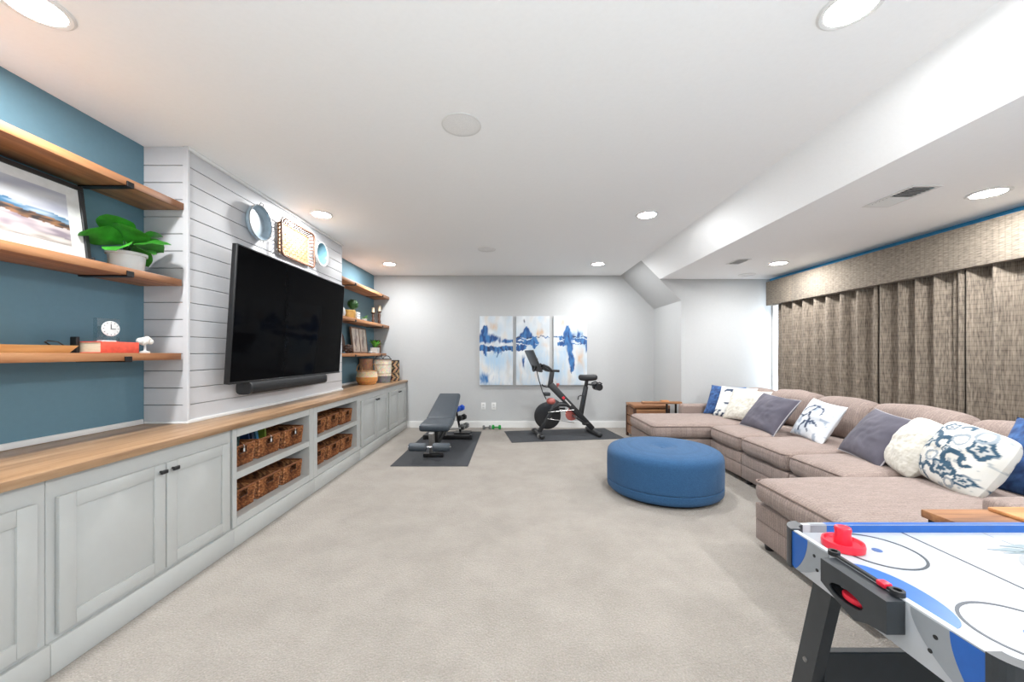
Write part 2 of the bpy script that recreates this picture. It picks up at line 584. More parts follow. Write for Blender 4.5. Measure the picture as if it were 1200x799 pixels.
M_speaker = mat('speaker_grille', S(238, 238, 237), 0.8, var=0.08, nscale=300)
def speaker(x, y, z, r, label):
    t = thing('ceiling_speaker', label, 'speaker', (x, y, z), group='round ceiling speakers', local=True)
    MB().lathe([(r * .93, -.001), (r, -.001), (r, -.005), (r * .93, -.006)], seg=40, caps=False).build('trim_ring', M_trimw, t)
    MB().lathe([(0, -.0055), (r * .5, -.005), (r * .93, -.003)], seg=40).build('grille', M_speaker, t)
speaker(-.28, 2.10, ZC, .108, 'round white ceiling speaker grille, the large one in the middle of the ceiling')
speaker(-.31, 4.61, ZC, .108, 'round white ceiling speaker grille between the far downlights')
speaker(2.97, 4.87, ZS, .10, 'round white ceiling speaker grille in the soffit beside the alcove wall')

def vent(x0, x1, y0, y1, z, label, dark_from):
    t = thing('ceiling_vent', label, 'vent', ((x0 + x1) / 2, (y0 + y1) / 2, z), group='soffit air vents')
    f = MB(); e = .022
    f.box(x0, x1, y0, y0 + e, z - .006, z, .002, 1); f.box(x0, x1, y1 - e, y1, z - .006, z, .002, 1)
    f.box(x0, x0 + e, y0 + e, y1 - e, z - .006, z, .002, 1); f.box(x1 - e, x1, y0 + e, y1 - e, z - .006, z, .002, 1)
    f.build('frame', M_trimw, t)
    MB().box(x0 + e, x1 - e, y0 + e, y1 - e, z - .0012, z - .0006).build('duct_shade_sheet', mat('duct_shade', S(70, 70, 72), 0.9), t)  # dark sheet above the slats, painted with the shade of the duct
    n = 12
    for i in range(n):
        y = y0 + e + (i + .5) * (y1 - y0 - 2 * e) / n
        a = R(-38) if y > dark_from else R(38)
        MB().box(x0 + e, x1 - e, -.008, .008, -.0006, .0006, M=Tm(0, y, z - .006) @ Rm(a, 'X')).build('slat', M_trimw, t, smooth=0)
vent(2.38, 2.56, 2.28, 2.62, ZS, 'white louvred air vent in the soffit, the larger one near the camera', 2.45)
vent(2.38, 2.53, 4.06, 4.30, ZS, 'white louvred air vent in the soffit, the smaller one far from the camera', 9.0)

# ================================================================== BUILT-IN CABINETS
FX = -1.718      # face frame plane
DX = -1.700      # door front plane
BX = XL + .002
def knob(parent, y, z, x=DX):
    mb = MB()
    mb.cyl((x, y, z), (x + .016, y, z), .006, seg=10)
    mb.box(x + .014, x + .026, y - .017, y + .017, z - .009, z + .009, .002, 1)
    return mb.build('knob', M_black, parent)

def door(t, y0, y1, z0, z1, knob_side):
    st = .058
    mb = MB()
    mb.box(FX, DX, y0, y0 + st, z0, z1, .003, 2); mb.box(FX, DX, y1 - st, y1, z0, z1, .003, 2)
    mb.box(FX, DX, y0 + st, y1 - st, z0, z0 + st, .003, 2); mb.box(FX, DX, y0 + st, y1 - st, z1 - st, z1, .003, 2)
    d = mb.build('door', M_cab, t)
    p = MB().box(FX, DX - .008, y0 + st - .004, y1 - st + .004, z0 + st - .004, z1 - st + .004, .003, 2)
    p.build('panel', M_cab, d)
    ky = y1 - .03 if knob_side > 0 else y0 + .03
    knob(d, ky, z1 - .034)

def cab_body(t, y0, y1, openings):
    """carcass with a face frame that leaves the openings free; openings: (ya, yb, za, zb)"""
    zt = .729
    if not openings:
        MB().box(BX, FX, y0 + .0008, y1 - .0008, .0, zt, .002, 1).build('body', M_cab, t)
    else:
        (ya, yb, za, zb, sa, sb) = openings
        mb = MB()
        mb.box(BX, FX, y0 + .0008, ya, 0, zt); mb.box(BX, FX, yb, y1 - .0008, 0, zt)
        mb.box(BX, FX, ya, yb, 0, za); mb.box(BX, FX, ya, yb, zb, zt)
        mb.box(BX, BX + .012, ya, yb, za, zb)
        mb.box(FX, FX + .012, y0 + .0008, ya, 0.12, zt, .002, 1); mb.box(FX, FX + .012, yb, y1 - .0008, 0.12, zt, .002, 1)
        mb.box(FX, FX + .012, ya, yb, .12, za, .002, 1); mb.box(FX, FX + .012, ya, yb, zb, zt, .002, 1)
        mb.build('body', M_cab, t)
        MB().box(BX + .012, FX + .010, ya, yb, sa, sb, .002, 1).build('shelf', M_cab, t)
    MB().box(FX, DX + .002, y0 + .0008, y1 - .0008, 0, .118, .003, 2).build('plinth', M_cab, t)

DZ0, DZ1 = .137, .652
def door_cabinet(y0, y1, doors, label):
    t = thing('base_cabinet', label, 'cabinet', (-1.96, (y0 + y1) / 2, 0), group='built-in base cabinets')
    cab_body(t, y0, y1, None)
    for i, (a, b) in enumerate(doors):
        door(t, a, b, DZ0, DZ1, 1 if i == 0 else -1)
door_cabinet(.46, 1.412, [(.50, .935), (.94, 1.375)], 'light grey base cabinet at the left edge of the photo, nearest the camera')
door_cabinet(1.412, 2.34, [(1.44, 1.883), (1.889, 2.308)], 'light grey base cabinet with two large doors below the near blue wall')
door_cabinet(4.265, 5.265, [(4.325, 4.80), (4.806, 5.235)], 'light grey base cabinet with two doors right after the basket shelves')
door_cabinet(5.265, 6.168, [(5.295, 5.745), (5.751, 6.14)], 'light grey base cabinet with two doors at the far end against the back wall')
SHZ = (.171, .673, .409, .453)
for (y0, y1, ya, yb, lab) in ((2.34, 3.287, 2.376, 3.224, 'light grey open shelf unit with baskets and books, the nearer of two'),
                              (3.287, 4.265, 3.354, 4.212, 'light grey open shelf unit with baskets, the farther of two')):
    t = thing('open_cabinet', lab, 'cabinet', (-1.96, (y0 + y1) / 2, 0), group='built-in open shelf units')
    cab_body(t, y0, y1, (ya, yb) + SHZ)
MB_c = MB().box(BX, -1.683, .40, 6.168, .7295, CT - .0005, .003, 2)
tag(MB_c.build('countertop', M_counter, loc=(-1.96, 3.2, .73)), 'long honey oak countertop running along all the built-in cabinets', 'countertop')

# ------------------------------------------------------------------ woven baskets
def strand_col(i, j, sc=1.0):
    a = S(170, 106, 62); b = S(78, 42, 24); c = S(212, 156, 102)
    t = random.random()
    return mixc(b, a, t * 1.6) if t < .62 else mixc(a, c, (t - .62) * 2)

def make_basket():
    t = thing('storage_basket', '', 'basket', (0, 0, 0), group='woven baskets on the open shelves', local=True)
    W, D, H = .252, .33, .136
    mb = MB()
    nu, nv = 22, 11
    def side(axis, sgn):
        L = W if axis == 'x' else D
        def fn(u, v):
            i = round(u * nu); j = round(v * nv)
            tap = .93 + .07 * v
            s = (u - .5) * L * tap
            d = ((D if axis == 'x' else W) / 2) * tap
            bmp = .0058 * (1 if (i // 1 + j) % 2 else -1)
            if i in (0, nu): bmp = 0
            z = .004 + v * (H - .004)
            if axis == 'x': return ((d + bmp) * sgn, s, z)
            return (s, (d + bmp) * sgn, z)
        hole = (lambda i, j: axis == 'x' and 8 <= i <= 13 and 7 <= j <= 9)
        mb.grid(fn, nu, nv, skip=hole, cfn=lambda u, v: strand_col(u, v))
    side('x', 1); side('x', -1); side('y', 1); side('y', -1)
    mb.box(-D / 2 * .93, D / 2 * .93, -W / 2 * .93, W / 2 * .93, .002, .008)
    n0 = len(mb.c); mb.c += [S(110, 66, 38)] * (len(mb.v) - n0)
    mb.build('body', M_strand, t, smooth=0)
    rim = MB()
    pts = []
    rx, ry, cr = D / 2, W / 2, .018
    for cx, cy, a0 in ((rx - cr, ry - cr, 0), (-rx + cr, ry - cr, 90), (-rx + cr, -ry + cr, 180), (rx - cr, -ry + cr, 270)):
        for k in range(5):
            a = R(a0 + k * 22.5)
            pts.append((cx + cr * math.cos(a), cy + cr * math.sin(a), H))
    rim.tube(pts, .006, 6, closed=True)
    rim.build('rim', mat('basket_rim', S(140, 86, 50), 0.65, var=0.4, nscale=120), t)
    for s in (1, -1):
        x = (D / 2 * .985) * s
        y0, y1, z0, z1 = -.036, .036, H * .63, H * .93
        hd = MB().tube([(x, y0, z0), (x, y1, z0), (x, y1, z1), (x, y0, z1)], .0045, 6, closed=True)
        hd.build('handle', mat('basket_handle', S(70, 40, 24), 0.6, var=0.3), t)
    return t
bk = make_basket()
first = True
ord_ = ['nearest the camera', 'in the middle', 'farthest from the camera']
bx = -1.922
for bay, (ya, yb, who) in enumerate(((2.376, 3.224, 'nearer'), (3.354, 4.212, 'farther'))):
    for lev, (z, wl) in enumerate(((SHZ[0], 'lower'), (SHZ[3], 'upper'))):
        for k in range(3):
            y = ya + (yb - ya) * (k + .5) / 3 + (.004 * (k - 1))
            lab = 'woven brown basket on the %s shelf of the %s open unit, %s' % (wl, who, ord_[k])
            loc = (bx + random.uniform(-.012, .008), y, z)
            rot = (0, 0, R(random.uniform(-2.5, 2.5)))
            if first:
                bk.location = loc; bk.rotation_euler = rot; bk['label'] = lab; first = False; b = bk
            else:
                b = dup(bk, loc, rot, lab)
            if bay == 0 and lev == 1:
                tg = MB()
                tg.box(.168, .171, -.002, .012, .092, .116, .001, 1)
                tg.tube([(.170, .004, .12), (.173, .0, .135), (.172, -.006, .142)], .002, 5)
                tg.build('paper_tag', M_ceramic, b)
# books and folders standing in the upper baskets of the near unit
def book_box(loc, sx, sy, sz, rot, col, label, cat='book', pages=True, group=None):
    t = thing('book', label, cat, loc, rot, group=group, local=True)
    MB().box(-sx / 2, sx / 2, -sy / 2, -sy / 2 + .003, 0, sz, .0008, 1).box(-sx / 2, sx / 2, sy / 2 - .003, sy / 2, 0, sz, .0008, 1)\
        .box(sx / 2 - .003, sx / 2, -sy / 2, sy / 2, 0, sz, .0008, 1).build('cover', mat('cover_%02x%02x%02x' % col, S(*col), 0.5, var=0.15, nscale=40), t)
    MB().box(-sx / 2 + .004, sx / 2 - .003, -sy / 2 + .003, sy / 2 - .003, .004, sz - .004).build('pages', mat('book_pages', S(214, 204, 184), 0.9, var=0.08, nscale=200, stretch=(1, 1, .1)), t)
    return t
gz = SHZ[3] + .012
bkdefs = [(2.44, .030, .185, 9, (120, 100, 74), 'tan book standing in the upper basket nearest the camera'),
          (2.485, .016, .175, 14, (42, 52, 44), 'dark green slim book standing in the upper basket nearest the camera'),
          (2.545, .022, .180, -10, (46, 74, 72), 'teal book leaning in the upper basket nearest the camera'),
          (2.705, .014, .190, 12, (28, 60, 110), 'royal blue book standing in the middle upper basket of the near unit'),
          (2.735, .026, .180, 9, (42, 56, 84), 'navy book standing in the middle upper basket of the near unit'),
          (2.79, .030, .185, 14, (60, 112, 140), 'sky blue book leaning in the middle upper basket of the near unit'),
          (2.86, .020, .188, 4, (120, 140, 46), 'olive green book standing at the far side of the middle upper basket')]
for (y, th, h, lean, col, lab) in bkdefs:
    book_box((-1.92, y, gz), .17, th, h + .012, (R(lean), 0, 0), col, lab, group='books in the upper baskets')

# ================================================================== FLOATING SHELVES
def shelf(y0, y1, z1, br, label, th=.04):
    t = thing('floating_shelf', label, 'shelf', (-2.1, (y0 + y1) / 2, z1 - th), group='wooden wall shelves on black brackets')
    MB().box(XL + .001, -1.98, y0, y1, z1 - th, z1, .003, 2).build('board', M_shelf, t)
    for y in br:
        mb = MB()
        mb.box(XL + .001, -1.974, y - .018, y + .018, z1 - th - .007, z1 - th - .0005, .001, 1)
        mb.box(-1.9795, -1.973, y - .018, y + .018, z1 - th - .007, z1 - th + .022, .001, 1)
        mb.build('bracket', M_blackmetal, t)
shelf(.25, 2.314, 2.093, (.65, 1.985), 'honey wood wall shelf left of the shiplap, topmost of three and empty')
shelf(.25, 2.300, 1.632, (.65, 1.985), 'honey wood wall shelf left of the shiplap, middle one holding picture and plant')
shelf(.25, 2.296, 1.192, (.65, 1.975), 'honey wood wall shelf left of the shiplap, lowest one holding clock and red book')
shelf(4.436, 6.166, 2.093, (4.84, 5.85), 'honey wood wall shelf right of the television, topmost of three and empty')
shelf(4.436, 6.166, 1.632, (4.84, 5.85), 'honey wood wall shelf right of the television, middle one holding topiary')
shelf(4.436, 6.02, 1.192, (4.84, 5.80), 'honey wood wall shelf right of the television, lowest one holding leaf print')

# ------------------------------------------------------------------ landscape print leaning on the near middle shelf
def print_grid(mb, o, du, dv, nu, nv, cf):
    o = Vector(o); du = Vector(du); dv = Vector(dv)
    mb.grid(lambda u, v: o + du * u + dv * v, nu, nv, cfn=cf)

t = thing('framed_picture', 'black framed abstract landscape print leaning on the near middle shelf', 'picture', (-2.09, 1.60, 1.632), (0, R(-7), 0), local=True)
fw, fh = .60, .378          # along y, along z ; front is +x
e = .021
fr = MB()
fr.box(-.012, .012, -fw / 2, fw / 2, 0, e, .002, 1); fr.box(-.012, .012, -fw / 2, fw / 2, fh - e, fh, .002, 1)
fr.box(-.012, .012, -fw / 2, -fw / 2 + e, e, fh - e, .002, 1); fr.box(-.012, .012, fw / 2 - e, fw / 2, e, fh - e, .002, 1)
fr.build('frame', M_black, t)
MB().box(-.008, .004, -fw / 2 + e, fw / 2 - e, e, fh - e).build('mat_board', mat('mat_board', S(202, 202, 200), 0.8), t)
def land(u, v):
    x = u * 3
    n = nz(x * 2.2, v * 7, 3.1) * .5 + nz(x * 6, v * 16, 9.2) * .25
    sky = mixc(S(206, 208, 212), S(172, 174, 188), .5 + .9 * nz(x * .9, v * 9, 1.7))
    c = sky
    h = .52 - .13 * u + .03 * nz(x * 3, 0, 5)
    if v < h + .13 + .05 * n:
        c = mixc(S(52, 106, 140), S(170, 186, 200), .5 + 1.6 * nz(x * 1.6, v * 22, 4.4))
    if v < h + .03 + .05 * n:
        c = mixc(S(48, 44, 46), S(150, 108, 74), .45 + 1.3 * nz(x * 4, v * 26, 8.8))
    if v < h - .09 + .06 * n:
        c = mixc(S(196, 186, 186), S(142, 130, 140), .35 + 1.5 * nz(x * 2, v * 14, 6.6))
    if v < .12 + .03 * n:
        c = mixc(S(206, 200, 194), S(160, 152, 146), .4 + nz(x * 2, v * 18, 2.2))
    return tuple(x * .78 for x in c[:3]) + (1,)
pm = MB()
print_grid(pm, (.005, -fw / 2 + e + .055, e + .045), (0, fw - 2 * e - .11, 0), (0, 0, fh - 2 * e - .09), 90, 60, land)
pm.build('print', M_print, t)
MB().box(.012, .05, fw / 2 - .03, fw / 2 - .02, 0, .02, .002, 1).box(-.05, .05, fw / 2 - .032, fw / 2 - .018, -.0, .008, .002, 1, M=Tm(0, .02, 0)).build('easel_foot', M_black, t)

# ------------------------------------------------------------------ leafy plant in a white pot
def leaf(mb, L, W, M, curl=.25, fold=.18, nu=10, nv=6):
    def fn(u, v):
        s = (v - .5) * 2
        prof = (math.sin(PI * min(1, u ** .8)) ** .7) * (0.6 + .55 * u) if 0 < u < 1 else 0.02
        y = s * W / 2 * prof
        x = L * u
        z = -curl * L * u * u + fold * abs(y) + .02 * L * math.sin(u * 14) * abs(s)
        return M @ Vector((x, y, z))
    mb.grid(fn, nu, nv)

t = thing('potted_plant', 'broad leafed green plant in a small white pot on the near middle shelf', 'plant', (-2.085, 2.075, 1.632), local=True)
MB().lathe([(.0, .0), (.066, .0), (.070, .004), (.076, .082), (.084, .084), (.085, .098), (.080, .099), (.078, .088), (.0, .082)], seg=36).build('pot', M_ceramic, t)
MB().lathe([(.0, .080), (.03, .085), (.074, .084)], seg=20).build('soil', mat('soil', S(58, 44, 34), 0.95, var=0.4), t)
st = MB()
for (yw, pt, L, W, h, rl) in ((95, 14, .19, .17, .15, -30), (30, 24, .16, .17, .14, 25), (-35, 30, .17, .18, .15, -20), (-95, 10, .21, .17, .14, 35), (-70, 42, .18, .17, .16, 10),
                              (150, 30, .12, .13, .15, 0), (0, -4, .13, .14, .13, 0), (70, 40, .15, .15, .16, -20), (-60, -6, .19, .15, .13, 20), (110, -10, .17, .13, .13, -20)):
    r = .02
    bx_, by_ = r * math.cos(R(yw)), r * math.sin(R(yw))
    st.tube([(0, 0, .08), (bx_ * .4, by_ * .4, h * .7), (bx_, by_, h)], .0035, 6)
    lm = MB()
    leaf(lm, L, W, Tm(bx_, by_, h) @ Rm(R(yw), 'Z') @ Rm(R(-pt), 'Y') @ Rm(R(rl), 'X'))
    lm.build('leaf', M_leaf, t, smooth=80)
st.build('stem', M_leafdk, t)

# ------------------------------------------------------------------ lowest near shelf
z = 1.192
tr = thing('wooden_tray', 'long light wooden tray with a rope handle on the near lowest shelf', 'tray', (-2.09, 1.50, z), local=True)
def trayfn(sc, z0, z1, fl):
    pass
mb = MB()
L0, L1, W0, W1, H = .25, .275, .07, .085, .034
vs = [(-W0, -L0, 0), (W0, -L0, 0), (W0, L0, 0), (-W0, L0, 0), (-W1, -L1, H), (W1, -L1, H), (W1, L1, H), (-W1, L1, H),
      (-W1 + .008, -L1 + .01, H), (W1 - .008, -L1 + .01, H), (W1 - .008, L1 - .01, H), (-W1 + .008, L1 - .01, H),
      (-W0 + .006, -L0 + .006, .008), (W0 - .006, -L0 + .006, .008), (W0 - .006, L0 - .006, .008), (-W0 + .006, L0 - .006, .008)]
fs = [(0, 3, 2, 1), (0, 1, 5, 4), (1, 2, 6, 5), (2, 3, 7, 6), (3, 0, 4, 7), (4, 5, 9, 8), (5, 6, 10, 9), (6, 7, 11, 10), (7, 4, 8, 11),
      (8, 9, 13, 12), (9, 10, 14, 13), (10, 11, 15, 14), (11, 8, 12, 15), (12, 13, 14, 15)]
mb.add(vs, fs).build('tray_body', wood('tray_wood', S(176, 122, 66), S(206, 152, 92), S(222, 172, 112), axis=1), tr, smooth=0)
MB().tube([(-.03, .262, .034), (-.03, .24, .05), (0, .225, .055), (.03, .24, .05), (.03, .262, .034)], .003, 6).build('handle', M_black, tr)

be = thing('bookend', 'black square bookend beside the red book on the near lowest shelf', 'bookend', (-2.13, 1.86, z))
MB().box(-2.125, -2.092, 1.842, 1.857, z, z + .078, .002, 1).build('upright', M_black, be)
MB().box(-2.125, -2.092, 1.80, 1.842, z, z + .003, .001, 1).build('foot_plate', M_black, be)

rb = thing('red_book', 'thick coral red book lying flat on the near lowest shelf', 'book', (-2.06, 1.96, z))
rc = mat('red_cover', S(222, 84, 62), 0.6, var=0.12, nscale=50)
MB().box(-2.125, -1.995, 1.862, 2.05, z, z + .004, .001, 1).box(-2.125, -1.995, 1.862, 2.05, z + .052, z + .056, .001, 1).box(-2.0, -1.994, 1.862, 2.05, z, z + .056, .002, 2).build('cover', rc, rb)
MB().box(-2.122, -2.0, 1.866, 2.046, z + .004, z + .052).build('pages', mat('red_book_pages', S(210, 196, 170), 0.9, var=0.1, nscale=300, stretch=(.1, .1, 1)), rb)

zc = z + .056
ck = thing('desk_clock', 'clear glass desk clock with a white dial on top of the red book', 'clock', (-2.04, 1.93, zc), (0, 0, R(-12)), local=True)
MB().box(-.014, .014, -.047, .047, 0, .118, .003, 2).build('glass_block', glass_mat('clock_glass', (.82, .9, .92, 1), .14), ck)
MB().box(-.018, .018, -.03, .03, 0, .007, .002, 1).build('base', M_ceramic, ck)
dial = MB().lathe([(.0, 0), (.036, 0), (.038, .002), (.036, .004), (0, .004)], seg=36, M=Tm(.0145, .006, .066) @ Rm(R(90), 'Y'))
dial = dial.build('dial', M_ceramic, ck)
hn = MB()
hn.box(.019, .0196, .0045, .0075, .064, .090); hn.box(.019, .0196, .0045, .025, .064, .0665)
for q in range(12):
    a = q * PI / 6
    hn.box(-.0003, .0003, -.0012, .0012, .028, .033, M=Tm(.0192, .006, .066) @ Rm(a, 'X'))
hn.build('hands', M_black, dial)
fl = thing('ornament', 'small white coral ornament on a stem at the end of the near lowest shelf', 'ornament', (-2.04, 2.13, z), local=True)
MB().lathe([(0, 0), (.022, 0), (.022, .008), (.006, .014), (.004, .05), (0, .05)], seg=20).build('stem', M_ceramic, fl)
mb = MB()
for dx, dy, dz, r in ((0, 0, .068, .022), (.006, .022, .064, .017), (-.004, -.022, .066, .018), (.004, .008, .078, .016), (0, -.01, .058, .016), (0, .034, .06, .011)):
    mb.lathe([(r * math.sin(PI * q / 8), -r * math.cos(PI * q / 8)) for q in range(9)], (dx, dy, dz), 14)
mb.build('coral_head', mat('coral_white', S(232, 228, 220), 0.8, var=0.1, nscale=200, bump=0.3), fl)

# ================================================================== TELEVISION WALL
tv = thing('television', 'large black flat screen television hung tilted on the shiplap wall', 'television', (-1.85, 3.30, 0.985), (0, R(3.6), 0), local=True)
tw, thh = 1.60, .925
MB().box(-.035, 0, -tw / 2, tw / 2, 0, thh, .004, 2).build('housing', M_black, tv)
MB().box(.0002, .0015, -tw / 2 + .010, tw / 2 - .010, .016, thh - .010).build('screen', M_screen, tv, smooth=0)
MB().box(.0, .003, -tw / 2, tw / 2, 0, .012, .001, 1).build('lower_bezel', mat('tv_bezel', S(30, 30, 32), 0.3, metal=0.4), tv)
MB().box(-.10, -.035, -.25, .25, .30, .62, .004, 1).build('wall_mount', M_blackmetal, tv)

sb = thing('soundbar', 'black cloth covered soundbar mounted under the television', 'soundbar', (-1.86, 3.22, .90))
prof = []
for i in range(16):
    a = 2 * PI * i / 16
    prof.append((-1.885 + .055 * (abs(math.cos(a)) ** .6) * (1 if math.cos(a) > 0 else -1), .945 + .046 * (abs(math.sin(a)) ** .6) * (1 if math.sin(a) > 0 else -1)))
MB().prism(prof, 'y', 2.71, 3.77).build('cloth_body', mat('soundbar_cloth', S(34, 35, 37), 0.85, var=0.25, nscale=400), sb)
for y in (2.69, 3.77):
    MB().prism([(p[0] * 1.0, p[1]) for p in prof], 'y', y, y + .02).build('end_cap', M_black, sb)
MB().box(-1.97, -1.93, 3.0, 3.45, .93, .985, .003, 1).build('wall_bracket', M_blackmetal, sb)

# three wall ornaments: mirror tray, rattan tray, blue bowl
XW = CX + .001
rt = thing('round_wall_tray', 'round pale tray with a silver rim hung left above the television', 'wall decor', (XW, 2.93, 2.185), (0, R(90), 0), local=True)
MB().lathe([(0, .012), (.10, .012), (.122, .03), (.127, .05), (.131, .05), (.128, .024), (.104, 0), (0, 0)], seg=40).build('dish', mat('pale_enamel', S(150, 168, 180), 0.35, var=0.12, nscale=18), rt)
MB().tube([(.130 * math.cos(2 * PI * q / 40), .130 * math.sin(2 * PI * q / 40), .05) for q in range(40)], .004, 6, closed=True).build('rim', mat('grey_rim', S(120, 122, 120), 0.5, metal=.3), rt)
for sgn in (1, -1):
    MB().tube([(sgn * .128, -.02, .05), (sgn * .147, -.015, .058), (sgn * .147, .015, .058), (sgn * .128, .02, .05)], .003, 6).build('handle', mat('grey_rim', S(120, 122, 120)), rt)

bwl = thing('wall_bowl', 'small round blue bowl with a white rim hung right above the television', 'wall decor', (XW, 3.85, 2.185), (0, R(90), 0), local=True)
MB().lathe([(0, .014), (.07, .016), (.095, .034), (.107, .06)], seg=40, caps=False).build('blue_glaze', mat('blue_glaze', S(106, 146, 160), 0.3, var=0.15, nscale=20), bwl)
MB().lathe([(0, 0), (.075, 0), (.105, .03), (.121, .06), (.120, .066), (.108, .064), (.1075, .06)], seg=40, caps=False).build('shell', M_ceramic, bwl)

# rattan tray: woven panel with a looped border that stands off the wall
rtn = thing('rattan_tray', 'rectangular woven rattan tray with looped border above the television', 'wall decor', (XW, 3.43, 2.165), local=True)
M_rat = mat('rattan_light', S(150, 116, 82), 0.6, var=0.2, nscale=60)
M_ratd = mat('rattan_dark', S(84, 52, 32), 0.6, var=0.25, nscale=60)
TW, TH = .45, .245
px_ = .05
n_h = 9
for j in range(n_h):
    z0 = -TH / 2 + j * TH / n_h
    MB().grid(lambda u, v: (.020 + .0035 * math.cos((u * 15 + (j % 2)) * PI), -TW / 2 + u * TW, z0 + .002 + v * (TH / n_h - .005)), 30, 1).build('slat', M_rat, rtn)
for i in range(15):
    y0 = -TW / 2 + i * TW / 15
    MB().grid(lambda u, v: (.020 - .0035 * math.cos((v * n_h + (i % 2)) * PI), y0 + .004 + u * (TW / 15 - .009), -TH / 2 + v * TH), 1, 18).build('slat', M_rat, rtn)
def rrect(w, h, r, x, n=5):
    pts = []
    for cy, cz, a0 in ((w / 2 - r, h / 2 - r, 0), (-w / 2 + r, h / 2 - r, 90), (-w / 2 + r, -h / 2 + r, 180), (w / 2 - r, -h / 2 + r, 270)):
        for k in range(n):
            a = R(a0 + k * 90 / (n - 1))
            pts.append((x, cy + r * math.cos(a), cz + r * math.sin(a)))
    return pts
MB().tube(rrect(TW + .012, TH + .012, .03, .018), .008, 6, closed=True).build('inner_rim', M_rat, rtn)
MB().tube(rrect(TW + .075, TH + .075, .045, .062), .0085, 6, closed=True).build('outer_rim', M_ratd, rtn)
inner = rrect(TW + .012, TH + .012, .03, .018, 2); outer = rrect(TW + .075, TH + .075, .045, .062, 2)
def along(poly, s):
    n = len(poly); ls = [(Vector(poly[(i + 1) % n]) - Vector(poly[i])).length for i in range(n)]
    d = s * sum(ls)
    for i in range(n):
        if d <= ls[i]: return Vector(poly[i]).lerp(Vector(poly[(i + 1) % n]), d / ls[i])
        d -= ls[i]
    return Vector(poly[0])
for q in range(46):
    a = along(inner, q / 46); b = along(outer, q / 46)
    m1 = a.lerp(b, .5) + Vector((-.004, 0, 0))
    MB().tube([a, m1, b], .0052, 5).build('border_loop', M_ratd, rtn)

# ================================================================== FAR SHELVES: ORNAMENTS
def ball(mb, c, r, n=8, seg=14, sz=1.0):
    mb.lathe([(r * math.sin(PI * q / n), -r * sz * math.cos(PI * q / n)) for q in range(n + 1)], c, seg)
z = 1.632
vz = thing('vase', 'white gourd shaped vase beside the television on the far middle shelf', 'vase', (-2.09, 4.66, z), local=True)
MB().lathe([(0, 0), (.045, 0), (.06, .05), (.05, .1), (.024, .135), (.03, .17), (.034, .2), (.02, .23), (.016, .25), (.012, .25), (0, .2)], seg=28).build('body', M_ceramic, vz)
MB().lathe([(.012, .25), (.02, .252), (.021, .258), (.012, .26)], seg=28).build('lip', M_ceramic, vz)
yb = thing('wooden_bowl', 'mustard coloured round wooden box on the far middle shelf', 'box', (-2.06, 4.86, z), local=True)
MB().lathe([(0, 0), (.055, 0), (.066, .02), (.067, .085), (.062, .09), (0, .088)], seg=30).build('box', mat('mustard', S(204, 158, 84), 0.5, var=0.12), yb)
MB().lathe([(0, .090), (.064, .090), (.067, .095), (.064, .105), (0, .108)], seg=30).build('lid', mat('mustard_lid', S(214, 172, 98), 0.5, var=0.12), yb)
wb = thing('white_crate', 'small white slatted crate between mustard box and topiary', 'crate', (-2.06, 5.02, z), local=True)
MB().box(-.045, .045, -.052, .052, 0, .012).box(-.045, -.04, -.052, .052, .012, .1).build('back', M_ceramic, wb)
for q in range(3):
    MB().box(.04, .046, -.052, .052, .014 + q * .03, .036 + q * .03, .001, 1).build('slat', M_ceramic, wb)
    MB().box(-.04, .04, -.054, -.048, .014 + q * .03, .036 + q * .03, .001, 1).build('slat', M_ceramic, wb)
tp = thing('topiary', 'round green topiary ball in a white pot on the far middle shelf', 'plant', (-2.12, 5.03, z), local=True)
tp.location = (-2.14, 5.14, z)
MB().lathe([(0, 0), (.036, 0), (.045, .085), (.05, .088), (.05, .1), (.044, .1), (0, .09)], seg=24).build('pot', M_ceramic, tp)
MB().tube([(0, 0, .09), (0, 0, .18)], .005, 6).build('stem', M_darkwood, tp)
mb = MB()
ball(mb, (0, 0, .215), .058)
for q in range(420):
    d = Vector((random.gauss(0, 1), random.gauss(0, 1), random.gauss(0, 1))).normalized()
    a = d.orthogonal().normalized(); b = d.cross(a); ang = random.uniform(0, 6.28)
    a2 = a * math.cos(ang) + b * math.sin(ang); b2 = d.cross(a2)
    c = Vector((0, 0, .215)) + d * random.uniform(.056, .068)
    s = .011
    mb.add([c - a2 * s, c + b2 * s * .5 + d * .004, c + a2 * s + d * .007, c - b2 * s * .5 + d * .004], [(0, 1, 2, 3)])
mb.build('foliage', M_leafdk, tp, smooth=0)
sp = thing('trailing_plant', 'small pale green sprig lying by the topiary on the far middle shelf', 'plant', (-2.03, 5.26, z), local=True)
MB().lathe([(0, 0), (.03, 0), (.034, .03), (.03, .034), (0, .03)], seg=18).build('pot', M_ceramic, sp)
mb = MB()
for q in range(14):
    leaf(mb, random.uniform(.05, .09), .022, Tm(0, 0, .03) @ Rm(q * 2.4, 'Z') @ Rm(R(-random.uniform(10, 60)), 'Y'), nu=5, nv=2)
mb.build('foliage', M_leaf2, sp, smooth=80)
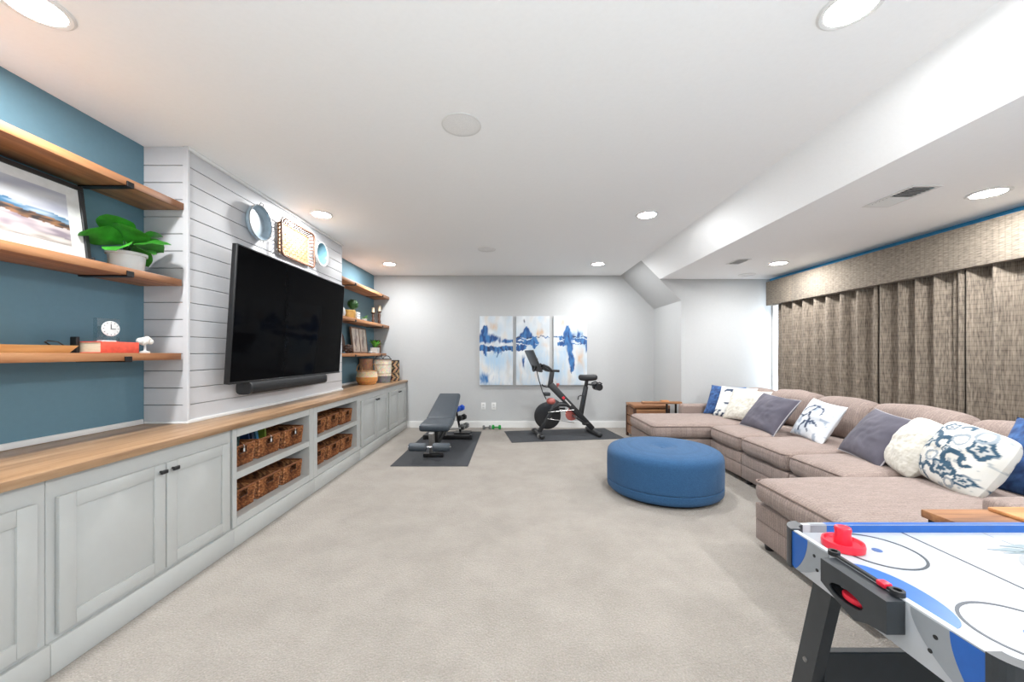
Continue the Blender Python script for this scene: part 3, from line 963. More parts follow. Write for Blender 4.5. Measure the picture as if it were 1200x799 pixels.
for (yy, xx, hh, lab) in ((5.86, -2.13, .26, 'shorter dark wooden candle holder with a cream candle on the far middle shelf'),
                          (6.02, -2.09, .31, 'taller dark wooden candle holder with a cream candle beside the shorter one')):
    cd = thing('candle_holder', lab, 'candle holder', (xx, yy, z), group='candle holders on the far middle shelf', local=True)
    MB().lathe([(0, 0), (.045, 0), (.045, .012), (.018, .03), (.024, .06), (.014, .09), (.022, hh * .5), (.012, hh * .6), (.03, hh * .66), (.03, hh * .7), (0, hh * .7)], seg=22).build('turned_stand', M_darkwood, cd)
    MB().lathe([(0, hh * .7), (.022, hh * .7), (.022, hh * .98), (.004, hh), (0, hh)], seg=18).build('candle', mat('cream_wax', S(230, 214, 184), 0.5), cd)

z = 1.192
dp = thing('round_plate', 'dark brown round wooden plate leaning on the far lowest shelf', 'plate', (-2.13, 4.66, z), local=True)
mp_ = Tm(0, 0, .148) @ Rm(R(80), 'Y')
MB().lathe([(0, .006), (.10, .006), (.135, .02), (.147, .03), (.150, .026), (.138, .012), (.105, -.002), (0, -.002)], seg=36, M=mp_).build('plate', M_darkwood, dp)
MB().lathe([(0, .0075), (.09, .0075)], seg=36, M=mp_).build('inlay', mat('plate_inlay', S(180, 150, 132), 0.6, var=0.2), dp)
MB().box(-.03, .05, -.03, -.022, 0, .03, .002, 1).box(-.03, .05, .022, .03, 0, .03, .002, 1).build('stand', M_black, dp)
tb = thing('twig_ball', 'brown twig ball in front of the round plate on the far lowest shelf', 'ornament', (-2.03, 4.74, z + .055), local=True)
for q in range(14):
    d = Vector((random.gauss(0, 1), random.gauss(0, 1), random.gauss(0, 1))).normalized()
    a = d.orthogonal().normalized(); b = d.cross(a)
    MB().tube([(a * math.cos(2 * PI * k / 16) + b * math.sin(2 * PI * k / 16)) * .052 for k in range(16)], .0032, 5, closed=True).build('twig', M_darkwood, tb)

lp = thing('leaf_print', 'wooden framed pair of leaf prints standing on the far lowest shelf', 'picture', (-2.14, 5.40, z), (0, R(-6), 0), local=True)
fw, fh, e = .52, .36, .018
fr = MB()
fr.box(-.012, .012, -fw / 2, fw / 2, 0, e, .002, 1).box(-.012, .012, -fw / 2, fw / 2, fh - e, fh, .002, 1)
for a in (-fw / 2, -e / 2, fw / 2 - e):
    fr.box(-.012, .012, a, a + e, e, fh - e, .002, 1)
fr.build('frame', wood('frame_wood', S(96, 72, 56), S(126, 98, 78), S(150, 122, 100), axis=2), lp)
def leafprint(u, v):
    c = mixc(S(226, 218, 206), S(204, 194, 184), .5 + nz(u * 4, v * 6, 2))
    x = (u - .5) * 2; y = v * 2 - 1
    for s, ph in ((1, .1), (-1, .5), (1, .8)):
        d = abs(x * s - .45 * math.sin(y * 3 + ph * 6) * .6)
        w = .14 * (1 - abs(y)) + .05 * nz(u * 12, v * 14, ph * 9)
        if d < w: c = mixc(c, S(116, 96, 92), .75)
    return c
for a, b in ((-fw / 2 + e, -e / 2), (e / 2, fw / 2 - e)):
    pm = MB()
    print_grid(pm, (.006, a, e), (0, b - a, 0), (0, 0, fh - 2 * e), 24, 36, leafprint)
    pm.build('print', M_print, lp)
MB().box(-.009, .004, -fw / 2 + e, fw / 2 - e, e, fh - e).build('backing', M_darkwood, lp)
gp = thing('small_plant', 'spiky green plant in a white square pot on the far lowest shelf', 'plant', (-2.05, 5.72, z), local=True)
MB().prism([(-.045, 0), (.045, 0), (.055, .085), (-.055, .085)], 'x', -.05, .05).build('pot', M_ceramic, gp)
for q in range(16):
    lm = MB()
    leaf(lm, random.uniform(.12, .19), .035, Tm(0, 0, .08) @ Rm(q * 2.399, 'Z') @ Rm(R(-random.uniform(35, 80)), 'Y'), curl=.3, nu=7, nv=2)
    lm.build('leaf', M_leaf2 if q % 3 else M_leaf, gp, smooth=80)
db = thing('bookend', 'dark wooden bookend behind the spiky plant on the far lowest shelf', 'bookend', (-2.1, 5.93, z), local=True)
MB().box(-.06, .06, -.012, .012, 0, .20, .002, 1).build('upright', M_darkwood, db)
MB().box(-.06, .06, -.07, -.012, 0, .01, .002, 1).build('foot', M_darkwood, db)
gl = thing('tray_stack', 'small dark tray with a white candle on the far lowest shelf', 'tray', (-2.03, 5.50, z), local=True)
MB().box(-.03, .04, -.09, .09, 0, .008, .003, 1).build('tray', M_darkwood, gl)
MB().lathe([(0, .008), (.022, .008), (.022, .03), (0, .03)], (.005, -.03, 0), 18).build('candle', M_ceramic, gl)

# baskets standing on the countertop
def round_basket(name, label, loc, prof, cols, handles, seg=30, nv=26, hcol=None):
    t = thing(name, label, 'basket', loc, group='baskets on the far end of the countertop', local=True)
    mb = MB()
    def rad(v):
        z = v * prof[-1][1]
        for (r0, z0), (r1, z1) in zip(prof, prof[1:]):
            if z <= z1 + 1e-9:
                return r0 + (r1 - r0) * (z - z0) / (z1 - z0)
        return prof[-1][0]
    def fn(u, v):
        i = round(u * seg * 2); j = round(v * nv)
        r = rad(v) + .0025 * (1 if (i + j) % 2 else -1)
        return (r * math.cos(2 * PI * u), r * math.sin(2 * PI * u), v * prof[-1][1])
    mb.grid(fn, seg * 2, nv, closed_u=True, cfn=lambda u, v: cols(u, v))
    mb.lathe([(0, .003), (prof[0][0], .003)], seg=seg)
    mb.build('woven_body', M_strand, t, smooth=0)
    H = prof[-1][1]; r = prof[-1][0]
    MB().tube([(r * math.cos(2 * PI * q / 40), r * math.sin(2 * PI * q / 40), H) for q in range(40)], .006, 6, closed=True).build('rim', mat(name + '_rim', hcol or S(150, 112, 76), 0.7, var=.2), t)
    for ang, hh in handles:
        ca, sa = math.cos(R(ang)), math.sin(R(ang)); tx, ty = -sa, ca
        pts = []
        for q in range(11):
            s = math.cos(PI * q / 10) * .055
            pts.append((ca * r + tx * s, sa * r + ty * s, H + hh * math.sin(PI * q / 10)))
        MB().tube(pts, .006, 6).build('handle', mat(name + '_rim', hcol or S(150, 112, 76)), t)
    return t
jit = lambda c, d: tuple(list(max(0, min(1, x * (1 + random.uniform(-.25, .25)))) for x in c[:3]) + [1])
round_basket('belly_basket', 'low bellied basket with an orange tan base and tall loop handles on the countertop', (-2.0, 5.27, CT),
             [(.10, 0), (.135, .05), (.138, .10), (.128, .15), (.122, .185)], lambda u, v: jit(S(206, 142, 78) if v < .55 else S(216, 196, 164), 1), ((-120, .09), (60, .09)), hcol=S(170, 128, 88))
round_basket('tall_cream_basket', 'tall cream striped basket with a grey bottom on the countertop', (-1.90, 5.62, CT),
             [(.10, 0), (.112, .10), (.118, .22), (.120, .34)], lambda u, v: jit(S(120, 122, 124) if v < .27 else (S(230, 218, 200) if int(v * 26) % 5 else S(190, 168, 144)), 1), ((-45, .05), (135, .05)), hcol=S(60, 58, 58))
round_basket('pink_basket', 'plain tan basket standing behind the cream basket on the countertop', (-2.125, 5.57, CT),
             [(.085, 0), (.092, .2), (.094, .345)], lambda u, v: jit(S(190, 142, 112), 1), ())
round_basket('patterned_basket', 'black and tan patterned basket at the far end of the countertop', (-1.855, 5.97, CT),
             [(.088, 0), (.09, .15), (.086, .315)], lambda u, v: jit(S(40, 34, 32) if (int(u * 30) + int(v * 13) * (1 if int(v * 5) % 2 else -1)) % 4 < 2 else S(176, 140, 104), 1), (), hcol=S(50, 42, 38))

# ================================================================== BACK WALL: PAINTINGS, OUTLETS
DB = S(22, 66, 124); MBL = S(58, 116, 174); LB = S(170, 200, 224); OFF = S(206, 212, 217); OR = S(206, 160, 108); WH = S(226, 229, 231)
def g2(u, v, cu, cv, su, sv): return math.exp(-((u - cu) / su) ** 2 - ((v - cv) / sv) ** 2)
def paint(kind):
    def f(u, vv):
        v = 1 - vv      # 0 at top
        u0, v0 = u, v
        u = u + .045 * nz(u0 * 5, v0 * 9, kind * 1.9) + .03 * nz(u0 * 16, v0 * 20, kind * 2.3)
        v = v + .022 * nz(u0 * 6, v0 * 7, kind * 6.1 + 3) + .018 * nz(u0 * 18, v0 * 14, kind * 4.7)
        n1 = nz(u * 3, v * 4, kind * 7.1); n2 = nz(u * 9, v * 9, kind * 3.3); n3 = nz(u * 22, v * 9, kind * 5.7)
        st = nz(u * 4, v * 40, kind * 2.9)
        dr = nz(u * 26, v * 2.5, kind * 4.1)
        c = mixc(OFF, WH, .5 + n2)
        c = mixc(c, S(176, 198, 214), max(0, .3 + 1.5 * n1 + .6 * n2) * .7)
        c = mixc(c, S(214, 200, 184), max(0, nz(u * 7, v * 6, kind * 8.8) - .1) * .9)
        if v > .5:
            c = mixc(c, LB, max(0, .25 + dr * 1.1 + n1) * (.75 if kind == 1 else .45))
        def blue(m, deep=DB):
            nonlocal c
            m = m + .35 * n3 * (m > .05)
            if m > .12:
                c = mixc(c, mixc(MBL, deep, .45 + 1.8 * n3 + .6 * n2), (m - .12) * 2.4)
        def org(m):
            nonlocal c
            c = mixc(c, OR, max(0, m + .9 * n3 * m) * .5)
        if kind == 1:
            pk = max(0, 1 - abs(u - .16) / (.08 + .8 * max(0, v - .14))) if .13 < v < .36 else 0
            blue(pk * 1.4)
            blue(1.2 * g2(u, v, .1, .335, .45, .05)); blue(.9 * g2(u, v, .85, .36, .25, .025))
            blue(1.25 * (1 if abs(v - .47 - .015 * n1) < .035 else 0), S(20, 46, 88))
            blue(max(0, 1 - abs(u - .17) / .09) * (1 if .47 < v < .56 + .05 * dr else 0)); blue(max(0, 1 - abs(u - .52) / .16) * (1 if .47 < v < .55 + .08 * dr else 0))
            org(1.2 * g2(u, v, .42, .15, .1, .04)); org(.6 * g2(u, v, .85, .65, .05, .08))
            blue(.6 * g2(u, v, .12, .9, .2, .07), MBL)
        elif kind == 2:
            pk = max(0, 1 - abs(u - .31) / (.05 + 1.6 * max(0, v - .16))) if .15 < v < .31 else 0
            blue(pk * 1.5)
            blue(1.2 * (1 if u < .66 - .9 * abs(v - .39) and .30 < v < .48 and st > -.22 else 0))
            blue(.9 * (1 if abs(v - .305) < .007 else 0), S(40, 50, 60)); blue(.9 * (1 if u < .25 and .44 < v < .49 + .03 * dr else 0))
            org(1.4 * g2(u, v, .72, .25, .12, .05)); org(.8 * g2(u, v, .12, .77, .04, .09)); org(.5 * g2(u, v, .85, .42, .1, .03))
            blue(.75 * g2(u, v, .22, .66, .045, .08)); blue(.5 * g2(u, v, .25, .08, .05, .03), S(60, 60, 70))
        else:
            pk = max(0, 1 - abs(u - .43) / (.05 + 1.2 * max(0, v - .15))) if .14 < v < .3 else 0
            blue(pk * 1.4); blue(.7 * g2(u, v, .75, .26, .1, .05))
            blue(.9 * (1 if abs(v - .30) < .008 else 0), S(30, 40, 60))
            blue(1.1 * (1 if .30 < v < .41 and abs(u - .6) < .44 and st > -.1 else 0)); blue(1.1 * (1 if u < .38 and abs(v - .41) < .02 and u > .12 else 0))
            blue(1.3 * max(0, 1 - abs(u - (.47 + .2 * (v - .35))) / (.2 - .15 * min(1, (v - .3) / .52))) if .3 < v < .82 + .05 * dr else 0)
            blue(1.1 * g2(u, v, 1.0, .45, .06, .06))
            org(1.2 * g2(u, v, .8, .62, .09, .14)); org(.9 * g2(u, v, .25, .1, .06, .06))
        return c
    return f
for kind, x0, lab in ((1, 561.3, 'left panel of the blue and white abstract canvas triptych'),
                      (2, 604.0, 'middle panel of the blue and white abstract canvas triptych'),
                      (3, 647.6, 'right panel of the blue and white abstract canvas triptych')):
    X0 = (x0 - 600) * YB / 450; X1 = X0 + .535; Z0, Z1 = .683, 1.785
    t = thing('canvas_painting', lab + ' on the back wall', 'painting', ((X0 + X1) / 2, YB, Z0), group='triptych on the back wall')
    MB().box(X0, X1, YB - .034, YB - .001, Z0, Z1, .002, 1).build('stretcher', mat('canvas_edge', S(222, 224, 226), 0.8), t)
    pm = MB()
    print_grid(pm, (X0, YB - .0348, Z0), (X1 - X0, 0, 0), (0, 0, Z1 - Z0), 56, 112, paint(kind))
    pm.build('painted_front', M_canvas, t)
for x, lab in ((-.47, 'left white wall outlet plate below the paintings'), (-.305, 'right white wall outlet plate below the paintings')):
    t = thing('wall_outlet', lab, 'outlet', (x, YB, .34), group='wall outlets')
    pl = MB().box(x - .036, x + .036, YB - .006, YB - .0005, .285, .40, .003, 2).build('plate', M_trimw, t)
    for zz in (.322, .363):
        MB().box(x - .016, x + .016, YB - .008, YB - .006, zz - .013, zz + .013, .003, 1).build('socket', mat('socket', S(196, 196, 194), 0.5), t)

# ================================================================== GYM CORNER
M_mat = mat('rubber_mat', S(56, 58, 62), 0.75, var=0.18, nscale=120, bump=0.25)
MZ = .008
tag(MB().box(-1.29, -.47, 4.04, 5.82, 0.0005, MZ, .003, 1).build('exercise_mat', M_mat, loc=(-.88, 4.93, 0)), 'dark grey rubber mat lying under the weight bench', 'mat')
mb = MB().box(-.80, .80, -.37, .37, .0005, MZ, .003, 1)
bm_mat = mb.build('exercise_mat', M_mat, loc=(0, 0, 0))
bm_mat.location = (.72, 5.60, 0); bm_mat.rotation_euler = (0, 0, R(9))
tag(bm_mat, 'dark grey rubber mat lying under the exercise bike', 'mat')

M_vinyl = mat('bench_vinyl', S(58, 66, 74), 0.42, var=0.08, nscale=60, bump=0.05)
wbn = thing('weight_bench', 'adjustable weight bench with slate grey padded seat and backrest', 'bench', (-.91, 4.9, MZ))
cx = -.91
MB().cushion(cx - .178, cx + .178, 4.43, 4.80, .290, .378, .034, .006, nseg=10, M=Tm(0, 4.62, .33) @ Rm(R(3), 'X') @ Tm(0, -4.62, -.33)).build('seat_pad', M_vinyl, wbn)
def bp(p, u, v, w):
    p.x *= 1 - .14 * (v + 1) / 2
    return p
MB().cushion(cx - .178, cx + .178, -.01, .80, -.082, 0, .034, .006, fn=bp, nseg=12, M=Tm(0, 4.80, .386) @ Rm(R(17), 'X')).build('back_pad', M_vinyl, wbn)
fr = MB()
fr.box(cx - .03, cx + .03, -.0, 1.05, -.03, .03, .006, 2, M=Tm(0, 4.36, .10) @ Rm(R(6), 'X'))
fr.box(cx - .03, cx + .03, 4.53, 4.60, .10, .295, .006, 2)
fr.box(cx - .05, cx + .05, 4.50, 4.76, .272, .296, .004, 1)
fr.build('main_beam', M_blackmetal, wbn)
MB().box(cx - .02, cx + .02, 0, .70, -.13, -.085, .004, 1, M=Tm(0, 4.80, .386) @ Rm(R(17), 'X')).build('back_bar', M_blackmetal, wbn)
MB().box(cx - .035, cx + .035, 5.05, 5.09, .10, .36, .004, 1, M=Tm(0, 5.07, .1) @ Rm(R(-14), 'X') @ Tm(0, -5.07, -.1)).build('ladder_bracket', M_steel, wbn)
MB().box(cx - .30, cx + .33, 5.27, 5.34, MZ, MZ + .055, .008, 2).build('rear_foot', M_blackmetal, wbn)
for s in (-.30, .33):
    MB().box(cx + s - .02, cx + s + .02, 5.262, 5.348, MZ, MZ + .062, .004, 1).build('foot_cap', M_black, wbn)
MB().box(cx - .11, cx + .12, 4.36, 4.43, MZ, MZ + .04, .008, 2).build('front_foot', M_blackmetal, wbn)
MB().box(cx - .03, cx + .03, 4.30, 4.35, .06, .30, .005, 1, M=Tm(0, 4.3, .2) @ Rm(R(10), 'X') @ Tm(0, -4.3, -.2)).build('leg_post', M_steel, wbn)
MB().cyl((cx - .235, 4.2, .165), (cx + .235, 4.2, .165), .012, seg=12).build('roller_axle', M_chrome, wbn)
for a, b in ((-.225, -.035), (.035, .225)):
    mb = MB().lathe([(0, 0), (.036, 0), (.044, .008), (.046, .02), (.046, b - a - .02), (.044, b - a - .008), (.036, b - a), (0, b - a)], seg=24, M=Tm(cx + a, 4.2, .165) @ Rm(R(90), 'Y'))
    mb.build('foam_roller', M_vinyl, wbn)
MB().cyl((cx - .02, 5.0, .2), (cx + .27, 5.08, .2), .012, seg=12).build('lever_bar', M_steel, wbn)
MB().cyl((cx + .25, 5.06, .185), (cx + .25, 5.06, .225), .022, seg=14).build('lever_knob', M_black, wbn)

# small upright rack with dumbbells behind the bench
rk = thing('dumbbell_rack', 'small upright dumbbell rack partly hidden behind the weight bench', 'rack', (-.76, 5.70, MZ))
MB().box(-.86, -.62, 5.60, 5.80, MZ, MZ + .02, .005, 1).build('base', M_blackmetal, rk)
MB().box(-.785, -.755, 5.70, 5.73, MZ + .02, .44, .004, 1, M=Tm(-.77, 5.7, .0) @ Rm(R(-12), 'Y') @ Tm(.77, -5.7, 0)).build('post', M_blackmetal, rk)
for zz, xx in ((.385, -.85), (.25, -.82), (.125, -.79)):
    MB().box(xx - .01, xx + .09, 5.655, 5.675, zz - .048, zz - .04, .002, 1).build('cradle', M_blackmetal, rk)
def dumbbell(loc, rz, col, label, s=1.0, group='hand weights'):
    t = thing('dumbbell', label, 'dumbbell', loc, (0, 0, rz), group=group, local=True)
    hm = mat('weight_%02x%02x%02x' % col, S(*col), 0.45, var=0.1)
    MB().cyl((-.045 * s, 0, .036 * s), (.045 * s, 0, .036 * s), .013 * s, seg=12).build('grip', hm, t)
    for sg in (-1, 1):
        MB().lathe([(0, -.022 * s), (.030 * s, -.022 * s), (.04 * s, -.012 * s), (.04 * s, .012 * s), (.030 * s, .022 * s), (0, .022 * s)], seg=6, M=Tm(sg * .058 * s, 0, .036 * s) @ Rm(R(90), 'Y')).build('weight_head', hm, t, smooth=0)
    return t
dumbbell((-.775, 5.62, .345), R(70), (34, 84, 190), 'bright blue dumbbell on the small rack behind the bench', 1.15)
dumbbell((-.745, 5.62, .21), R(70), (30, 30, 34), 'black dumbbell on the small rack below the blue one', 1.15)
dumbbell((-.71, 5.62, .085), R(70), (110, 112, 112), 'grey dumbbell lowest on the small rack behind the bench', 1.15)
dumbbell((-.405, 6.02, 0), R(4), (112, 114, 112), 'grey hand weight on the carpet by the baseboard', .84)
dumbbell((-.255, 6.02, 0), R(-6), (28, 150, 60), 'bright green hand weight on the carpet by the baseboard', .9)

# exercise bike (front points to -x)
bk_ = thing('exercise_bike', 'matte black exercise bike with red accents standing on a rubber mat', 'exercise bike', (.735, 5.58, MZ), (0, 0, R(9)), local=True)
M_bk = mat('bike_black', S(40, 41, 43), 0.42, var=0.1)
M_red = mat('bike_red', S(176, 92, 84), 0.4, var=0.1)
def bar(p0, p1, w0, h0, w1=None, h1=None):
    """flat-sided tapered beam in the xz plane; w = thickness in y"""
    w1 = w1 or w0; h1 = h1 or h0
    p0 = Vector(p0); p1 = Vector(p1); d = (p1 - p0).normalized(); n = Vector((-d.z, 0, d.x))
    vs = []
    for p, w, h in ((p0, w0, h0), (p1, w1, h1)):
        for sy, sn in ((-1, -1), (1, -1), (1, 1), (-1, 1)):
            vs.append(p + Vector((0, sy * w / 2, 0)) + n * sn * h / 2)
    mb = MB()
    bm = bmesh.new()
    bv = [bm.verts.new(v) for v in vs]
    for f in ((0, 1, 2, 3), (7, 6, 5, 4), (0, 4, 5, 1), (1, 5, 6, 2), (2, 6, 7, 3), (3, 7, 4, 0)): bm.faces.new([bv[i] for i in f])
    bmesh.ops.recalc_face_normals(bm, faces=bm.faces)
    bmesh.ops.bevel(bm, geom=list(bm.edges), offset=min(w0, h0, w1, h1) * .28, segments=2, profile=.5, affect='EDGES')
    bm.verts.index_update()
    mb.add([v.co.copy() for v in bm.verts], [tuple(v.index for v in f.verts) for f in bm.faces])
    bm.free()
    return mb
bar((-.20, 0, .74), (.45, 0, .07), .065, .095, .06, .075).build('main_beam', M_bk, bk_)
fk = bar((-.09, .0, .50), (-.36, .0, .05), .05, .075, .05, .06)
fk.build('front_leg', M_bk, bk_)
MB().tube([(-.15, 0, .40), (-.06, 0, .445), (.05, 0, .44), (.13, 0, .40)], .034, 10).build('frame_bridge', M_bk, bk_)
bar((.25, 0, .22), (.345, 0, .70), .05, .075, .05, .065).build('seat_tube', M_bk, bk_)
bar((.335, 0, .66), (.36, 0, .80), .035, .05).build('seat_post', M_blackmetal, bk_)
bar((-.205, 0, .68), (-.165, 0, .92), .045, .065).build('handlebar_post', M_bk, bk_)
# feet across
for nm, x, l, dx in (('front_foot', -.37, .27, .0), ('rear_foot', .46, .27, .0)):
    f = MB().box(x - .035, x + .035, -l, l, .012, .06, .014, 3); f.build(nm, M_bk, bk_)
    for s in (-1, 1):
        MB().cyl((x, s * (l - .03), .0), (x, s * (l - .03), .014), .022, seg=14).build('leveller', M_black, bk_)
for s in (-1, 1):
    MB().cyl((-.40, s * .20 - .012, .035), (-.40, s * .20 + .012, .035), .034, seg=18).build('transport_wheel', M_steel, bk_)
# flywheel and guard
MB().lathe([(0, -.022), (.13, -.022), (.175, -.016), (.195, -.012), (.197, 0), (.195, .012), (.175, .016), (.13, .022), (0, .022)], seg=48, M=Tm(-.235, 0, .285) @ Rm(R(90), 'X')).build('flywheel', mat('flywheel', S(44, 44, 46), 0.3, metal=.4), bk_)
MB().lathe([(.10, -.0225), (.16, -.0195), (.16, -.021), (.10, -.024), (.10, -.0225)], seg=48, M=Tm(-.235, 0, .285) @ Rm(R(90), 'X')).build('flywheel_ring', M_steel, bk_)
MB().cushion(-.245, -.125, -.05, .05, .45, .53, .035, .01, nseg=8).build('brake_cover', M_red, bk_)
MB().lathe([(0, -.02), (.05, -.02), (.09, -.014), (.092, .0), (.09, .014), (.05, .02), (0, .02)], seg=32, M=Tm(.14, .055, .285) @ Rm(R(90), 'X')).build('crank_guard', M_red, bk_)
MB().cyl((.155, -.10, .27), (.155, .10, .27), .018, seg=12).build('crank_axle', M_steel, bk_)
for s, a in ((-1, -35), (1, 145)):
    ex, ez = .155 + .17 * math.cos(R(a)), .27 + .17 * math.sin(R(a))
    bar((.155, s * .085, .27), (ex, s * .085, ez), .018, .032).build('crank_arm', M_bk, bk_)
    pd = MB().box(ex - .045, ex + .045, s * .13 - .035, s * .13 + .035, ez - .012, ez + .012, .004, 1)
    pd.build('pedal', M_blackmetal, bk_)
MB().tube([(.155, -.03, .365), (-.235, -.03, .335)], .006, 6).tube([(.155, -.03, .178), (-.235, -.03, .24)], .006, 6).build('belt', M_steel, bk_)
# saddle
def sadd(p, u, v, w):
    t = (u + 1) / 2
    p.y *= .34 + .66 * t ** 1.3
    p.z += .012 * abs(u) ** 2 - .006
    return p
MB().cushion(.235, .50, -.085, .085, .785, .868, .036, .008, fn=sadd, nseg=12).build('saddle', mat('saddle', S(30, 30, 32), 0.5), bk_)
# weight rack behind the saddle
wr_ = MB().box(.38, .50, -.07, .07, .715, .735, .004, 1).tube([(.46, -.08, .74), (.52, -.08, .76), (.56, -.08, .74)], .01, 6).tube([(.46, .08, .74), (.52, .08, .76), (.56, .08, .74)], .01, 6)
wr_.build('weight_holder', M_black, bk_)
for s in (-1, 1):
    MB().cyl((.52, s * .05 - .035, .69), (.52, s * .05 + .035, .69), .052, seg=16).build('hand_weight', M_black, bk_)
MB().tube([(.31, -.02, .56), (.25, -.04, .57), (.215, -.05, .56), (.205, -.05, .51)], .008, 6).build('adjust_lever', M_black, bk_)
MB().cyl((-.12, 0, .62), (-.08, 0, .72), .012, seg=10).build('resistance_stem', M_red, bk_)
MB().lathe([(0, 0), (.022, 0), (.024, .02), (.018, .03), (0, .03)], (-.08, 0, .72), 18).build('resistance_knob', M_red, bk_)
MB().tube([(-.25, -.04, .70), (-.31, -.05, .715), (-.33, -.05, .74)], .009, 6).build('bottle_holder', M_black, bk_)
MB().box(-.29, -.20, -.045, .045, .57, .62, .012, 2).build('front_cover', M_bk, bk_)
# handlebars
hb = MB()
hb.tube([(-.06, 0, .925), (-.20, 0, .935), (-.30, 0, .97)], .018, 8)
for s in (-1, 1):
    hb.tube([(-.20, 0, .93), (-.22, s * .10, .93), (-.22, s * .20, .935), (-.28, s * .225, .99), (-.35, s * .22, 1.02), (-.38, s * .18, 1.0)], .017, 8)
hb.build('handlebar', M_black, bk_)
for s in (-1, 1):
    MB().tube([(-.235, s * .07, .935), (-.29, s * .075, .975), (-.37, s * .075, 1.03)], .02, 8).build('grip', M_black, bk_)
# display on its ring bracket
rg = [(-.42 + .02 * math.cos(2 * PI * q / 20), .11 * math.sin(2 * PI * q / 20), 1.02 + .09 * math.cos(2 * PI * q / 20)) for q in range(20)]
MB().tube(rg, .014, 6, closed=True).tube([(-.30, 0, .965), (-.36, 0, .94), (-.40, 0, .95)], .02, 8).build('screen_bracket', M_black, bk_)
dsp = MB().box(-.014, .014, -.27, .27, -.165, .165, .006, 2, M=Tm(-.445, 0, 1.075) @ Rm(R(-24), 'Y') @ Rm(R(0), 'Z')).build('display', M_bk, bk_)
MB().box(.0142, .0156, -.255, .255, -.15, .15, M=Tm(-.445, 0, 1.075) @ Rm(R(-24), 'Y')).build('screen_glass', M_screen, dsp, smooth=0)
MB().tube([(-.40, -.02, .94), (-.37, -.035, .80), (-.32, -.035, .64), (-.26, -.03, .52)], .007, 6).build('cable', M_black, bk_)
# markings on the beam
d = Vector((.65, 0, -.67)).normalized(); n = Vector((-d.z, 0, d.x))
def mark(s0, s1, hh, m):
    p = Vector((-.20, -.0335, .74))
    vs = [p + d * s0 - n * hh, p + d * s1 - n * hh, p + d * s1 + n * hh, p + d * s0 + n * hh]
    MB().add(vs + [v + Vector((0, .0015, 0)) for v in vs], [(0, 1, 2, 3), (7, 6, 5, 4), (0, 4, 5, 1), (1, 5, 6, 2), (2, 6, 7, 3), (3, 7, 4, 0)]).build('logo_mark', m, bk_, smooth=0)
mark(.26, .30, .018, mat('mark_red', S(210, 40, 56), 0.5))
for q in range(7): mark(.315 + q * .018, .328 + q * .018, .009, M_ceramic)

# ================================================================== OTTOMAN
ot = thing('ottoman', 'round blue upholstered ottoman with a button tufted top on the carpet', 'ottoman', (1.315, 3.36, 0), local=True)
r = .475
MB().lathe([(r - .05, .03), (r - .012, .028), (r - .002, .04), (r, .06), (r, .096), (r - .004, .101), (r - .010, .1025)], seg=72).build('base_band', M_ott, ot)
MB().lathe([(r - .012, .1035), (r - .004, .105), (r, .110), (r + .001, .20), (r, .305), (r - .006, .335), (r - .022, .358), (r - .05, .372), (r - .12, .381), (.20, .388), (.10, .384), (.05, .374), (.02, .366), (0, .365)], seg=72).build('cushion_body', M_ott, ot)
MB().lathe([(0, .368), (.014, .370), (.020, .367), (.022, .363)], seg=20).build('button', M_ott, ot)
MB().lathe([(0, 0.0), (r - .06, 0.0), (r - .05, .03), (0, .03)], seg=48).build('plinth', M_black, ot)

# ================================================================== SECTIONAL SOFA
so = thing('sectional_sofa', 'large taupe u-shaped sectional sofa along the curtained window', 'sofa', (2.6, 3.3, 0))
SZ = .43
M_pipe = mat('sofa_piping', S(128, 110, 102), 0.9)
SX0, SX1, LX = 1.50, 3.31, 2.10
BXK = 3.05
def sbase(x0, x1, y0, y1):
    MB().box(x0 + .012, x1, y0, y1, .045, .168, .006, 2).build('base', M_sofa, so)
    MB().box(x0 + .009, x1, y0 + .001, y1 - .001, .1685, .268, .008, 3).build('base_rail', M_sofa, so)
sbase(SX0, SX1 - .1, 4.11, 4.90)
sbase(SX0, SX1 - .1, 1.60, 2.39)
for a, b in ((3.555, 4.10), (2.945, 3.545), (2.40, 2.935)): sbase(LX, SX1 - .1, a, b)
sr = random.Random(3)
def wrinkle(amp, sc):
    s0 = sr.uniform(0, 50)
    def f(p, u, v, w):
        k = amp * nz(p.x * sc + s0, p.y * sc, p.z * sc)
        return p + Vector((k * .4, k * .4, k))
    return f
seat_defs = [(SX0, 2.98, 4.10, 4.91), (LX, 2.98, 3.552, 4.095), (LX, 2.98, 2.945, 3.547), (LX, 2.98, 2.40, 2.94), (SX0, 2.98, 1.60, 2.395)]
for (x0, x1, y0, y1) in seat_defs:
    MB().cushion(x0 - .012, x1, y0, y1, .268, SZ, .066, .018, fn=wrinkle(.008, 5), nseg=16).build('seat_cushion', M_sofa, so, smooth=60)
    pp = []
    for cxx, cyy, a0 in ((x1 - .05, y1 - .05, 0), (x0 + .038, y1 - .05, 90), (x0 + .038, y0 + .05, 180), (x1 - .05, y0 + .05, 270)):
        for k in range(5):
            a = R(a0 + k * 22.5); pp.append((cxx + .043 * math.cos(a), cyy + .043 * math.sin(a), SZ - .024))
    MB().tube(pp, .005, 5, closed=True).build('piping', M_pipe, so)
